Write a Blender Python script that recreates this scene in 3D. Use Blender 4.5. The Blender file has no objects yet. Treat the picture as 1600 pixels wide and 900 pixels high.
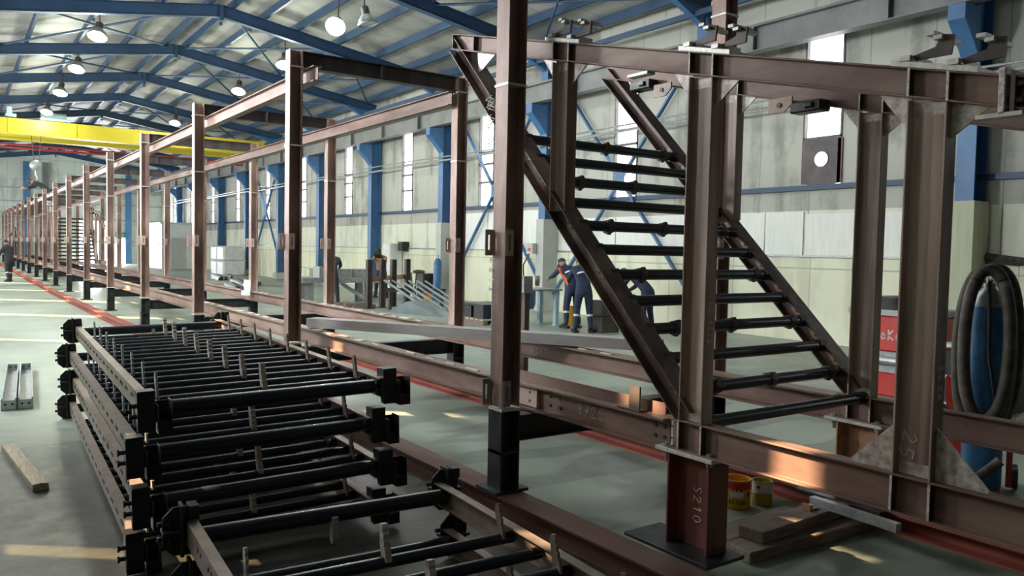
import bpy, bmesh, math, random
from mathutils import Vector as V, Matrix
random.seed(7)
sc = bpy.context.scene
COL = sc.collection
PI = math.pi

# ------------------------------------------------------------------ camera
FPX, TH, PH, RO, HC = 1238.1, .6143, .0472, -.0206, 1.7
F = V((math.sin(TH)*math.cos(PH), math.cos(TH)*math.cos(PH), -math.sin(PH)))
R0 = V((math.cos(TH), -math.sin(TH), 0)); U0 = R0.cross(F)
R1 = R0*math.cos(RO)-U0*math.sin(RO); U1 = U0*math.cos(RO)+R0*math.sin(RO)
cd = bpy.data.cameras.new('camera'); cam = bpy.data.objects.new('camera', cd); COL.objects.link(cam)
cd.sensor_fit = 'HORIZONTAL'; cd.sensor_width = 36; cd.lens = FPX*36/1600; cd.clip_start = .05; cd.clip_end = 400
m = Matrix((R1, U1, -F)).transposed().to_4x4(); m.translation = V((0, 0, HC)); cam.matrix_world = m
sc.camera = cam
# ------------------------------------------------------------------ world, sun, exposure
sc.view_settings.view_transform = 'Standard'; sc.view_settings.look = 'None'
sc.view_settings.gamma = 1; sc.view_settings.use_curve_mapping = False
sc.view_settings.exposure = 0.75
sc.cycles.use_denoising = True
sc.cycles.max_bounces = 8; sc.cycles.diffuse_bounces = 5; sc.cycles.glossy_bounces = 4
sc.cycles.sample_clamp_indirect = 6
w = bpy.data.worlds.new('world'); sc.world = w; w.use_nodes = True
w.node_tree.nodes['Background'].inputs[0].default_value = (.82, .92, 1, 1)
w.node_tree.nodes['Background'].inputs[1].default_value = 2.2
def lamp(name, kind, loc, energy, color=(1, 1, 1), rot=None, **kw):
    d = bpy.data.lights.new(name, kind); d.energy = energy; d.color = color
    for k, v in kw.items(): setattr(d, k, v)
    o = bpy.data.objects.new(name, d); o.location = loc; COL.objects.link(o)
    if rot is not None: o.rotation_euler = V(rot).to_track_quat('-Z', 'Y').to_euler()
    return o
SUN = V((.787*.8, -.617*.8, -.60))
lamp('sun', 'SUN', (-20, 20, 20), 16, (1, .72, .42), SUN, angle=.012)
XL, XR, YB, YF, XM = -1.46, 14.0, -7.0, 70.0, 6.27      # hall: left wall, right wall, behind the camera, far end, ridge
LWIN = [.9, 6.42, 11.35, 17.75, 23.4, 28.95, 34.5, 40, 45.6, 51.2, 56.8, 62.5]     # sun slits in the unseen left wall, with added soft lights beside them
LWID = [.14, .2, .24, .3, .55, .6, .6, .6, .6, .6, .6, .6]
for k, y in enumerate(LWIN):
    d = lamp('left_wall_soft_light', 'AREA', (XL+.02, y+.7, 3.6), [8, 120, 860, 680][k] if k < 4 else 420, (.93, .97, 1), (1, 0, -.12), shape='RECTANGLE', size=1.0, size_y=3.9)  # added soft daylight in front of the solid wall beside each slit, no panes
lamp('overhead_fill_light', 'AREA', (5.2, 11.5, 8.2), 260, (.95, 1, .93), (-.05, -.12, -1), shape='RECTANGLE', size=5, size_y=6)  # added fill from above for the top faces; the roof has no skylight
lamp('daylight_far_door', 'AREA', (8.9, YF-.1, 1.7), 900, (.95, .98, 1), (0, -1, 0), shape='RECTANGLE', size=2.1, size_y=3.3)

# ------------------------------------------------------------------ materials
def mat(name, c1, c2=None, rough=.5, metal=0., scale=4., detail=6, stretch=(1, 1, 1), bump=0., c3=None, lo=.35, hi=.65, emit=None, spec=.5, rough2=None, trans=0):
    M = bpy.data.materials.new(name); M.use_nodes = True; nt = M.node_tree; N = nt.nodes; L = nt.links
    b = N['Principled BSDF']; b.inputs['Roughness'].default_value = rough; b.inputs['Metallic'].default_value = metal
    b.inputs['Specular IOR Level'].default_value = spec
    b.inputs['Base Color'].default_value = (*c1, 1)
    if trans: b.inputs['Transmission Weight'].default_value = trans
    if emit: b.inputs['Emission Color'].default_value = (*emit[0], 1); b.inputs['Emission Strength'].default_value = emit[1]
    if c2:
        tc = N.new('ShaderNodeTexCoord'); mp = N.new('ShaderNodeMapping'); mp.inputs['Scale'].default_value = stretch
        no = N.new('ShaderNodeTexNoise'); no.inputs['Scale'].default_value = scale; no.inputs['Detail'].default_value = detail; no.inputs['Roughness'].default_value = .62
        cr = N.new('ShaderNodeValToRGB'); cr.color_ramp.elements[0].position = lo; cr.color_ramp.elements[1].position = hi
        cr.color_ramp.elements[0].color = (*c1, 1); cr.color_ramp.elements[1].color = (*c2, 1)
        if c3: e = cr.color_ramp.elements.new((lo+hi)/2); e.color = (*c3, 1)
        L.new(tc.outputs['Object'], mp.inputs[0]); L.new(mp.outputs[0], no.inputs['Vector']); L.new(no.outputs[0], cr.inputs[0]); L.new(cr.outputs[0], b.inputs['Base Color'])
        if rough2 is not None:
            mr = N.new('ShaderNodeMapRange'); mr.inputs['To Min'].default_value = rough; mr.inputs['To Max'].default_value = rough2
            mr.inputs['From Min'].default_value = lo; mr.inputs['From Max'].default_value = hi
            L.new(no.outputs[0], mr.inputs[0]); L.new(mr.outputs[0], b.inputs['Roughness'])
        if bump:
            bp = N.new('ShaderNodeBump'); bp.inputs['Strength'].default_value = bump; bp.inputs['Distance'].default_value = .01
            L.new(no.outputs[0], bp.inputs['Height']); L.new(bp.outputs[0], b.inputs['Normal'])
    return M
M = {}
M['mill'] = mat('mill_scale_steel', (.055, .04, .037), (.33, .255, .21), .4, .25, 3.2, 8, (1, 1, .35), .05, c3=(.15, .1, .085), rough2=.6)
M['rust'] = mat('rusty_brown_steel', (.12, .065, .05), (.31, .215, .175), .5, .15, 3, 8, (1, .25, 1), .05, c3=(.21, .125, .098))
M['scale'] = mat('dark_mill_steel', (.045, .038, .042), (.12, .095, .085), .45, .25, 4, 6, (1, 1, .3), .03)
M['blackp'] = mat('black_painted_steel', (.010, .011, .013), (.03, .031, .033), .32, 0, 8, 5, bump=.02, rough2=.5)
M['tube'] = mat('blue_black_tube', (.017, .022, .03), None, .25, spec=.7)
M['primer'] = mat('red_primer', (.22, .05, .035), (.36, .1, .065), .55, 0, 4, 6, (1, .3, 1), .03)
M['browned'] = mat('brown_primer', (.11, .045, .035), (.2, .1, .075), .5, .05, 4, 6, (1, .3, 1), .03)
M['primerdark'] = mat('dark_red_primer', (.10, .028, .024), (.2, .06, .045), .5, 0, 5, 6, (1, 1, .4), .03)
M['weld'] = mat('bright_ground_weld', (.8, .75, .68), (.4, .33, .28), .45, .15, 60, 4, bump=.2)
M['ground'] = mat('ground_steel', (.66, .6, .54), (.3, .24, .2), .4, .2, 24, 4, (1, 1, 1), .1)
M['silver'] = mat('galvanised_plate', (.78, .76, .7), (.55, .54, .5), .4, .35, 30, 3)
M['galv'] = mat('grey_steel', (.3, .32, .33), (.44, .46, .46), .4, .5, 12, 4)
M['galvs'] = mat('smooth_grey_steel', (.2, .24, .25), (.27, .31, .32), .38, .4, 2, 3)
M['greydark'] = mat('dark_end_wall', (.05, .052, .055), (.08, .08, .085), .7, 0, 2, 4)
M['column'] = mat('pinkish_rolled_steel', (.17, .105, .085), (.56, .4, .33), .42, .15, 2.6, 8, (1, 1, .3), .04, c3=(.36, .24, .2), rough2=.58)
M['poststeel'] = mat('streaked_rolled_steel', (.13, .082, .066), (.56, .47, .4), .4, .1, 3.4, 8, (1.6, 1.6, .12), .04, c3=(.33, .235, .19), rough2=.55)
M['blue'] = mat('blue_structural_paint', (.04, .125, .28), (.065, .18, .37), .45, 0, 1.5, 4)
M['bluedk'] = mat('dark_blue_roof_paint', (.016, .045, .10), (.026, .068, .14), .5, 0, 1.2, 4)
M['greybeam'] = mat('grey_crane_beam', (.13, .137, .14), (.2, .2, .195), .5, .1, 2, 5)
M['yellow'] = mat('crane_yellow', (.62, .5, .02), (.7, .58, .05), .45, 0, 1, 4)
M['redpipe'] = mat('conductor_red', (.3, .03, .04), (.4, .06, .06), .5, 0, 2, 3)
M['wood'] = mat('weathered_timber', (.33, .26, .18), (.52, .44, .32), .8, 0, 9, 8, (6, .6, 6), .15)
M['wooddk'] = mat('dirty_timber', (.13, .095, .075), (.25, .19, .155), .85, 0, 8, 8, (.7, 5, 5), .2)
M['greytimber'] = mat('grey_scaffold_board', (.36, .33, .32), (.44, .41, .4), .6, 0, 3, 4, (1, 1, 6), .0)
M['hose'] = mat('black_rubber_hose', (.03, .026, .022), (.11, .088, .07), .65, 0, 9, 6, bump=.05)
M['cyl'] = mat('blue_gas_cylinder', (.035, .12, .27), (.06, .2, .4), .45, .1, 7, 6, bump=.03)
M['ltblue'] = mat('light_blue_paint', (.36, .52, .6), (.46, .62, .68), .5, 0, 3, 4)
M['redpaint'] = mat('bright_red_paint', (.55, .04, .035), (.66, .07, .05), .4, 0, 3, 3)
M['canyellow'] = mat('yellow_label', (.78, .42, .02), (.7, .34, .02), .4, 0, 8, 3)
M['canred'] = mat('red_label', (.55, .03, .05), (.45, .05, .05), .4, 0, 30, 3)
M['can2'] = mat('olive_yellow_label', (.45, .36, .04), (.36, .29, .04), .4, 0, 8, 3)
M['white'] = mat('white_paint', (.75, .76, .75), (.65, .66, .66), .5, 0, 5, 3)
M['chalk'] = mat('white_chalk', (.75, .72, .67), None, .9)
M['navy'] = mat('navy_workwear', (.018, .028, .065), (.035, .05, .1), .85, 0, 14, 5, bump=.1)
M['dkcloth'] = mat('dark_workwear', (.02, .022, .03), (.04, .042, .05), .85, 0, 14, 5)
M['orange'] = mat('orange_fabric', (.75, .13, .04), (.65, .1, .03), .8, 0, 10, 3)
M['reflect'] = mat('reflective_tape', (.72, .74, .74), None, .35, .2)
M['skin'] = mat('skin', (.45, .26, .18), (.4, .22, .15), .55, 0, 20, 3)
M['leather'] = mat('welding_leather', (.33, .18, .1), (.42, .25, .15), .7, 0, 10, 4)
M['hair'] = mat('dark_hair', (.015, .012, .01), (.03, .025, .02), .7, 0, 30, 3)
M['boot'] = mat('black_boot', (.02, .018, .017), (.04, .035, .03), .6, 0, 10, 3)
M['wrap'] = mat('white_wrapping', (.72, .73, .74), (.55, .57, .6), .5, 0, 3, 5, bump=.3)
M['rustplate'] = mat('orange_rust_plate', (.35, .15, .07), (.48, .28, .18), .55, .1, 14, 5)
M['bare'] = mat('bare_plate_steel', (.19, .14, .11), (.28, .215, .175), .45, .3, 10, 4)
M['bare2'] = mat('pinkish_bare_plate', (.52, .39, .32), (.6, .47, .4), .5, .1, 10, 4)
M['greensign'] = mat('green_sign', (.02, .3, .12), (.02, .26, .1), .5, 0, 5, 2)
M['lampbody'] = mat('aluminium_reflector', (.3, .31, .31), (.4, .41, .41), .35, .6, 5, 3)
M['bulb_warm'] = mat('lit_lamp_warm', (1, 1, .8), None, .5, emit=((.9, 1, .5), 4))
M['bulb_white'] = mat('lit_lamp_white', (1, 1, 1), None, .5, emit=((.95, 1, 1), 12))
M['pane'] = mat('bright_window_pane', (.9, .95, 1), None, .3, emit=((.95, .98, 1), 3.2))
M['frame'] = mat('dark_window_frame', (.1, .09, .09), (.16, .14, .14), .6, 0, 5, 3)
M['panelbrown'] = mat('brown_fan_panel', (.075, .06, .065), (.13, .1, .1), .6, 0, 4, 4)
M['arc'] = mat('welding_arc', (1, 1, 1), None, .5, emit=((.7, .85, 1), 40))

def wallmat(name, base, alt, pan, seam=(.3, .3, .26), zsplit=None, low=None, axis='Y', streak=True):
    """concrete panels: object coords (metres), joints every `pan`, dirt streaks; below zsplit another colour"""
    Mt = bpy.data.materials.new(name); Mt.use_nodes = True; nt = Mt.node_tree; N = nt.nodes; L = nt.links; b = N['Principled BSDF']
    b.inputs['Roughness'].default_value = .75
    tc = N.new('ShaderNodeTexCoord'); sp = N.new('ShaderNodeSeparateXYZ'); L.new(tc.outputs['Object'], sp.inputs[0])
    no = N.new('ShaderNodeTexNoise'); no.inputs['Scale'].default_value = .55; no.inputs['Detail'].default_value = 9; no.inputs['Roughness'].default_value = .65
    L.new(tc.outputs['Object'], no.inputs['Vector'])
    mp = N.new('ShaderNodeMapping'); mp.inputs['Scale'].default_value = (2.2, 2.2, .5) if streak else (1, 1, 1); L.new(tc.outputs['Object'], mp.inputs[0])
    n2 = N.new('ShaderNodeTexNoise'); n2.inputs['Scale'].default_value = 1.; n2.inputs['Detail'].default_value = 5; L.new(mp.outputs[0], n2.inputs['Vector'])
    ad = N.new('ShaderNodeMath'); ad.operation = 'ADD'; L.new(no.outputs[0], ad.inputs[0]); L.new(n2.outputs[0], ad.inputs[1])
    cr = N.new('ShaderNodeValToRGB'); cr.color_ramp.elements[0].position = .82; cr.color_ramp.elements[1].position = 1.16
    cr.color_ramp.elements[0].color = (*alt, 1); cr.color_ramp.elements[1].color = (*base, 1); L.new(ad.outputs[0], cr.inputs[0])
    out = cr.outputs[0]
    def mix(fac, a, bcol):
        mx = N.new('ShaderNodeMix'); mx.data_type = 'RGBA'; L.new(fac, mx.inputs[0])
        if isinstance(a, tuple): mx.inputs[6].default_value = (*a, 1)
        else: L.new(a, mx.inputs[6])
        if isinstance(bcol, tuple): mx.inputs[7].default_value = (*bcol, 1)
        else: L.new(bcol, mx.inputs[7])
        return mx.outputs[2]
    def mth(op, a, v):
        q = N.new('ShaderNodeMath'); q.operation = op; L.new(a, q.inputs[0])
        if isinstance(v, (int, float)): q.inputs[1].default_value = v
        else: L.new(v, q.inputs[1])
        return q.outputs[0]
    if zsplit is not None:
        c2 = N.new('ShaderNodeValToRGB'); c2.color_ramp.elements[0].position = .8; c2.color_ramp.elements[1].position = 1.2
        c2.color_ramp.elements[0].color = (*low[1], 1); c2.color_ramp.elements[1].color = (*low[0], 1); L.new(ad.outputs[0], c2.inputs[0])
        out = mix(mth('LESS_THAN', sp.outputs['Z'], zsplit), out, c2.outputs[0])
    f1 = mth('LESS_THAN', mth('FRACT', mth('DIVIDE', sp.outputs[axis], pan), 0), .018/pan*1.4)
    hz = mth('LESS_THAN', mth('FRACT', mth('DIVIDE', mth('ADD', sp.outputs['Z'], .15), 1.6), 0), .018)
    out = mix(mth('MAXIMUM', f1, hz), out, seam)
    L.new(out, b.inputs['Base Color'])
    return Mt
M['wall'] = wallmat('concrete_wall', (.46, .46, .405), (.27, .27, .235), 1.2, zsplit=2.62, low=((.74, .75, .63), (.58, .59, .48)))
M['wallcream'] = wallmat('cream_wall', (.80, .80, .62), (.66, .66, .5), 1.9, seam=(.5, .5, .4))
M['wallend'] = wallmat('end_wall_cladding', (.62, .66, .6), (.45, .5, .45), 1.1, axis='X', seam=(.38, .42, .38))
M['sheetwhite'] = mat('white_insulation_sheet', (.78, .79, .74), (.86, .87, .83), .6, 0, 3, 6, (4, 4, .4), .05)
M['sheetgrey'] = mat('grey_sheet', (.45, .46, .44), (.52, .53, .5), .6, 0, 2, 5)
M['olive'] = mat('olive_clad_column', (.42, .44, .30), (.52, .54, .4), .6, 0, 3, 5, (3, 3, .3))
# roof sheet
def roofmat():
    Mt = bpy.data.materials.new('roof_sheet'); Mt.use_nodes = True; nt = Mt.node_tree; N = nt.nodes; L = nt.links; b = N['Principled BSDF']; b.inputs['Roughness'].default_value = .6
    tc = N.new('ShaderNodeTexCoord'); sp = N.new('ShaderNodeSeparateXYZ'); L.new(tc.outputs['Object'], sp.inputs[0])
    no = N.new('ShaderNodeTexNoise'); no.inputs['Scale'].default_value = .8; no.inputs['Detail'].default_value = 7; L.new(tc.outputs['Object'], no.inputs['Vector'])
    cr = N.new('ShaderNodeValToRGB'); cr.color_ramp.elements[0].position = .35; cr.color_ramp.elements[1].position = .62
    cr.color_ramp.elements[0].color = (.25, .25, .23, 1); cr.color_ramp.elements[1].color = (.42, .42, .385, 1); L.new(no.outputs[0], cr.inputs[0])
    d = N.new('ShaderNodeMath'); d.operation = 'DIVIDE'; d.inputs[1].default_value = 1.1; L.new(sp.outputs['Y'], d.inputs[0])
    fr = N.new('ShaderNodeMath'); fr.operation = 'FRACT'; L.new(d.outputs[0], fr.inputs[0])
    lt = N.new('ShaderNodeMath'); lt.operation = 'LESS_THAN'; lt.inputs[1].default_value = .03; L.new(fr.outputs[0], lt.inputs[0])
    mx = N.new('ShaderNodeMix'); mx.data_type = 'RGBA'; L.new(lt.outputs[0], mx.inputs[0]); L.new(cr.outputs[0], mx.inputs[6]); mx.inputs[7].default_value = (.2, .2, .19, 1)
    L.new(mx.outputs[2], b.inputs['Base Color']); return Mt
M['roof'] = roofmat()
def floormat():
    Mt = bpy.data.materials.new('worn_concrete_floor'); Mt.use_nodes = True; nt = Mt.node_tree; N = nt.nodes; L = nt.links; b = N['Principled BSDF']
    tc = N.new('ShaderNodeTexCoord')
    def noise(s, d, r=.6):
        n = N.new('ShaderNodeTexNoise'); n.inputs['Scale'].default_value = s; n.inputs['Detail'].default_value = d; n.inputs['Roughness'].default_value = r; L.new(tc.outputs['Object'], n.inputs['Vector']); return n.outputs[0]
    n1 = noise(.35, 8); n2 = noise(5, 8, .7); n3 = noise(60, 3)
    cr = N.new('ShaderNodeValToRGB'); cr.color_ramp.elements[0].position = .38; cr.color_ramp.elements[1].position = .62
    cr.color_ramp.elements[0].color = (.21, .25, .2, 1); cr.color_ramp.elements[1].color = (.36, .42, .35, 1); L.new(n1, cr.inputs[0])
    c2 = N.new('ShaderNodeValToRGB'); c2.color_ramp.elements[0].position = .3; c2.color_ramp.elements[1].position = .6
    c2.color_ramp.elements[0].color = (.55, .53, .48, 1); c2.color_ramp.elements[1].color = (1, 1, 1, 1); L.new(n2, c2.inputs[0])
    mx = N.new('ShaderNodeMix'); mx.data_type = 'RGBA'; mx.blend_type = 'MULTIPLY'; mx.inputs[0].default_value = .6; L.new(cr.outputs[0], mx.inputs[6]); L.new(c2.outputs[0], mx.inputs[7])
    # brown dirt plus painted-in dimness of the near-left floor (X<3, Y<9)
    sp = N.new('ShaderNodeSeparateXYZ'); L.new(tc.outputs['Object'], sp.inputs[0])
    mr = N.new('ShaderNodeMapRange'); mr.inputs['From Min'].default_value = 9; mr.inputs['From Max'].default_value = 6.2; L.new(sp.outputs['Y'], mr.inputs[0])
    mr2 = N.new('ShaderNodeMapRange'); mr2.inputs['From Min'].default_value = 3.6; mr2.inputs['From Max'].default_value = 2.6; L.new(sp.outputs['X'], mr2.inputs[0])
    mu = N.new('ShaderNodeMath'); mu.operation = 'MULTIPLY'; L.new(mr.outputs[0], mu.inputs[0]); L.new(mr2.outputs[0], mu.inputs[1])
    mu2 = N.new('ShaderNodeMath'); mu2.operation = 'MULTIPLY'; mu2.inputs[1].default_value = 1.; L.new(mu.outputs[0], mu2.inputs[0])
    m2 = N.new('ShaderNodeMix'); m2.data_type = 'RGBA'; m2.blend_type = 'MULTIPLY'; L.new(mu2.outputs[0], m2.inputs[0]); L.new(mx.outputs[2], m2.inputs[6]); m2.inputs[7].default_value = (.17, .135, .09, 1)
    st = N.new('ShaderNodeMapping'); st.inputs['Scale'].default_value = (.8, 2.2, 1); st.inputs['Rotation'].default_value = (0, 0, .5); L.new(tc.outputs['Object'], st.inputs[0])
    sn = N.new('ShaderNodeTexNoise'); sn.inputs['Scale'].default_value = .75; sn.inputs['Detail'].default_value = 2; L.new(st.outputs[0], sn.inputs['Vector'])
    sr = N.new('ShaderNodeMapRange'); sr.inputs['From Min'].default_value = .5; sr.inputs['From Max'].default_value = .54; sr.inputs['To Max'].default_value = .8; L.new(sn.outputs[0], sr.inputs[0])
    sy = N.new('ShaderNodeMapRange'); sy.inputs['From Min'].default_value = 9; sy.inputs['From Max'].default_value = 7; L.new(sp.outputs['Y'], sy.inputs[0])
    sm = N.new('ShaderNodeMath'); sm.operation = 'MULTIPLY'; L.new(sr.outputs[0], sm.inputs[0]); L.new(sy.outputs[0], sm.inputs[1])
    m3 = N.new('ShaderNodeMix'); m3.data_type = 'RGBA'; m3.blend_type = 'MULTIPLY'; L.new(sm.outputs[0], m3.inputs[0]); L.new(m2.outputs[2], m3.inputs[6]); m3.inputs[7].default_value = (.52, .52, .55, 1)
    L.new(m3.outputs[2], b.inputs['Base Color'])
    r = N.new('ShaderNodeMapRange'); r.inputs['From Min'].default_value = .3; r.inputs['From Max'].default_value = .7; r.inputs['To Min'].default_value = .28; r.inputs['To Max'].default_value = .6; L.new(n2, r.inputs[0]); L.new(r.outputs[0], b.inputs['Roughness'])
    bp = N.new('ShaderNodeBump'); bp.inputs['Strength'].default_value = .06; bp.inputs['Distance'].default_value = .01; L.new(n3, bp.inputs['Height']); L.new(bp.outputs[0], b.inputs['Normal'])
    return Mt
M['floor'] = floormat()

# ------------------------------------------------------------------ geometry helpers
OFF = {}
class MB:
    def __init__(s): s.v = []; s.f = []; s.smooth = []; s.mi = []
    def add(s, vs, fs, smooth=False, mi=0):
        n = len(s.v); s.v += [V(p) for p in vs]
        for f in fs: s.f.append([i+n for i in f]); s.smooth.append(smooth); s.mi.append(mi)
        return s
    def box(s, a, b, mi=0):
        x0, y0, z0 = a; x1, y1, z1 = b
        return s.add([(x0, y0, z0), (x1, y0, z0), (x1, y1, z0), (x0, y1, z0), (x0, y0, z1), (x1, y0, z1), (x1, y1, z1), (x0, y1, z1)],
                     [(0, 3, 2, 1), (4, 5, 6, 7), (0, 1, 5, 4), (1, 2, 6, 5), (2, 3, 7, 6), (3, 0, 4, 7)], mi=mi)
    def prism(s, pts, d, mi=0):
        """polygon of 3-D points pushed along d"""
        n = len(pts); d = V(d); P = [V(p) for p in pts]
        return s.add(P+[p+d for p in P], [tuple(range(n))[::-1], tuple(range(n, 2*n))]+[(i, (i+1) % n, (i+1) % n+n, i+n) for i in range(n)], mi=mi)
    def bar(s, p, q, w, h, up=(0, 0, 1), mi=0):
        p = V(p); q = V(q); d = (q-p).normalized(); sd = d.cross(V(up)); 
        if sd.length < 1e-6: sd = d.cross(V((1, 0, 0)))
        sd.normalize(); u = sd.cross(d)
        c = [p+sd*a*w/2+u*b*h/2 for a, b in ((-1, -1), (1, -1), (1, 1), (-1, 1))]
        return s.prism(c, q-p, mi)
    def profile(s, p, q, poly, up, mi=0):
        """closed 2-D polygon (side, up) swept from p to q"""
        p = V(p); q = V(q); d = (q-p).normalized(); u = V(up); u = (u-d*u.dot(d)).normalized(); sd = d.cross(u)
        return s.prism([p+sd*a+u*b for a, b in poly], q-p, mi)
    def ibeam(s, p, q, h, b, up, tw=.008, tf=.011, mi=0):
        H = h/2; B = b/2; t = tw/2; k = H-tf
        return s.profile(p, q, [(-B, -H), (B, -H), (B, -k), (t, -k), (t, k), (B, k), (B, H), (-B, H), (-B, k), (-t, k), (-t, -k), (-B, -k)], up, mi)
    def channel(s, p, q, h, b, up, t=.007, flip=1, mi=0):
        H = h/2
        poly = [(0, -H), (b, -H), (b, -H+t), (t, -H+t), (t, H-t), (b, H-t), (b, H), (0, H)]
        return s.profile(p, q, [(x*flip, y) for x, y in poly], up, mi)
    def tube(s, pts, r, n=12, cap=True, mi=0):
        P = [V(p) for p in pts]; rs = r if isinstance(r, (list, tuple)) else [r]*len(P)
        rings = []; a = None
        for i, p in enumerate(P):
            d = (P[min(i+1, len(P)-1)]-P[max(i-1, 0)]).normalized()
            if a is None: a = d.cross(V((0, 0, 1)) if abs(d.z) < .95 else V((1, 0, 0))).normalized()
            else: a = (a-d*a.dot(d)).normalized()
            b = d.cross(a); rings.append([p+(a*math.cos(2*PI*k/n)+b*math.sin(2*PI*k/n))*rs[i] for k in range(n)])
        vs = [v for r_ in rings for v in r_]; fs = []
        for i in range(len(P)-1):
            for k in range(n): fs.append((i*n+k, i*n+(k+1) % n, (i+1)*n+(k+1) % n, (i+1)*n+k))
        s.add(vs, fs, True, mi)
        if cap: 
            s.add(rings[0], [tuple(range(n))[::-1]], False, mi); s.add(rings[-1], [tuple(range(n))], False, mi)
        return s
    def lathe(s, c, prof, n=20, mi=0, axis=(0, 0, 1)):
        c = V(c); ax = V(axis).normalized(); a = ax.orthogonal().normalized(); b = ax.cross(a); k = len(prof)
        vs = [c+ax*z+(a*math.cos(2*PI*j/n)+b*math.sin(2*PI*j/n))*r for r, z in prof for j in range(n)]
        fs = [(i*n+j, i*n+(j+1) % n, (i+1)*n+(j+1) % n, (i+1)*n+j) for i in range(k-1) for j in range(n)]
        return s.add(vs, fs, True, mi)
    def sphere(s, c, r, n=12, sc_=(1, 1, 1), mi=0):
        k = n//2; vs = []; fs = []
        for i in range(k+1):
            t = PI*i/k
            for j in range(n): vs.append(V(c)+V((r*sc_[0]*math.sin(t)*math.cos(2*PI*j/n), r*sc_[1]*math.sin(t)*math.sin(2*PI*j/n), r*sc_[2]*math.cos(t))))
        for i in range(k):
            for j in range(n): fs.append((i*n+j, (i+1)*n+j, (i+1)*n+(j+1) % n, i*n+(j+1) % n))
        return s.add(vs, fs, True, mi)
    def build(s, name, mt, parent=None, bevel=0, local=False):
        off = V((0, 0, 0)) if (parent is None or local) else OFF.get(parent.name, V((0, 0, 0)))
        me = bpy.data.meshes.new(name); me.from_pydata([v-off for v in s.v], [], s.f)
        mts = mt if isinstance(mt, list) else [mt]
        for q in mts: me.materials.append(M[q])
        for p, sm, mi in zip(me.polygons, s.smooth, s.mi): p.use_smooth = sm; p.material_index = mi
        bm = bmesh.new(); bm.from_mesh(me); bmesh.ops.remove_doubles(bm, verts=bm.verts, dist=1e-5); bmesh.ops.recalc_face_normals(bm, faces=bm.faces); bm.to_mesh(me); bm.free()
        if any(s.smooth): me.set_sharp_from_angle(angle=math.radians(40))
        o = bpy.data.objects.new(name, me); COL.objects.link(o)
        if parent: o.parent = parent; OFF[o.name] = off
        if bevel:
            bv = o.modifiers.new('bevel', 'BEVEL'); bv.width = bevel; bv.segments = 1; bv.limit_method = 'ANGLE'; bv.angle_limit = math.radians(50)
        return o
def thing(name, label, cat, loc=(0, 0, 0), group=None):
    o = bpy.data.objects.new(name, None); COL.objects.link(o); o.location = loc; o.empty_display_size = .1
    OFF[o.name] = V(loc); return tag(o, label, cat, group)
def tag(o, label, cat, group=None):
    o['label'] = label; o['category'] = cat
    if group: o['group'] = group
    return o
def struct(mb, name, mt, label=None):
    o = mb.build(name, mt); o['kind'] = 'structure'
    return o
def copy_tree(o, parent=None):
    c = o.copy(); COL.objects.link(c)
    if parent: c.parent = parent
    for ch in list(o.children): copy_tree(ch, c)
    return c
ORD = ['first', 'second', 'third', 'fourth', 'fifth', 'sixth', 'seventh', 'eighth', 'ninth', 'tenth', 'eleventh', 'twelfth', 'thirteenth', 'fourteenth', 'fifteenth', 'sixteenth', 'seventeenth', 'eighteenth']
# handwritten chalk strokes (unit box, y up)
GL = {'0': [[(.5, 1), (.15, .75), (.15, .25), (.5, 0), (.85, .25), (.85, .75), (.5, 1)]], '1': [[(.25, .75), (.55, 1), (.5, 0)]], '2': [[(.1, .8), (.45, 1), (.8, .75), (.1, 0), (.9, .05)]],
      '3': [[(.1, .95), (.8, .95), (.4, .55), (.85, .3), (.5, 0), (.1, .1)]], '5': [[(.85, 1), (.25, 1), (.2, .55), (.7, .6), (.8, .25), (.45, 0), (.1, .1)]], '6': [[(.75, 1), (.3, .6), (.15, .25), (.45, 0), (.8, .25), (.5, .5), (.2, .35)]],
      '7': [[(.1, .95), (.85, 1), (.4, 0)], [(.3, .5), (.75, .5)]], '8': [[(.5, .55), (.2, .8), (.5, 1), (.8, .8), (.2, .2), (.5, 0), (.8, .2), (.5, .55)]], '9': [[(.8, .75), (.5, 1), (.2, .75), (.5, .5), (.8, .75), (.7, 0)]],
      'S': [[(.85, .85), (.5, 1), (.15, .8), (.8, .3), (.5, 0), (.1, .12)]], 'P': [[(.2, 0), (.25, 1), (.8, .85), (.7, .55), (.25, .5)]], ' ': [],
      'G': [[(.9, .8), (.5, 1), (.1, .6), (.2, .1), (.6, 0), (.9, .2), (.9, .5), (.55, .5)]], 'e': [[(.15, .35), (.8, .4), (.5, .7), (.15, .35), (.4, 0), (.8, .1)]], 'K': [[(.15, 0), (.15, 1)], [(.85, 1), (.15, .45), (.9, 0)]], 'a': [[(.8, .6), (.4, .7), (.15, .3), (.45, 0), (.8, .3), (.8, .65), (.85, 0)]],
      'A': [[(.05, 0), (.5, 1), (.95, 0)], [(.25, .4), (.75, .4)]], 'T': [[(0, 1), (1, 1)], [(.5, 1), (.5, 0)]], 'U': [[(.1, 1), (.15, .2), (.5, 0), (.85, .2), (.9, 1)]], 'N': [[(.1, 0), (.1, 1), (.9, 0), (.9, 1)]],
      '~': [[(0, .2), (.3, .9), (.5, .3), (.8, 1), (1, .4)], [(.1, .7), (.7, .1), (.9, .6)], [(.2, .1), (.45, .8), (.75, .5)]]}
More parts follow.
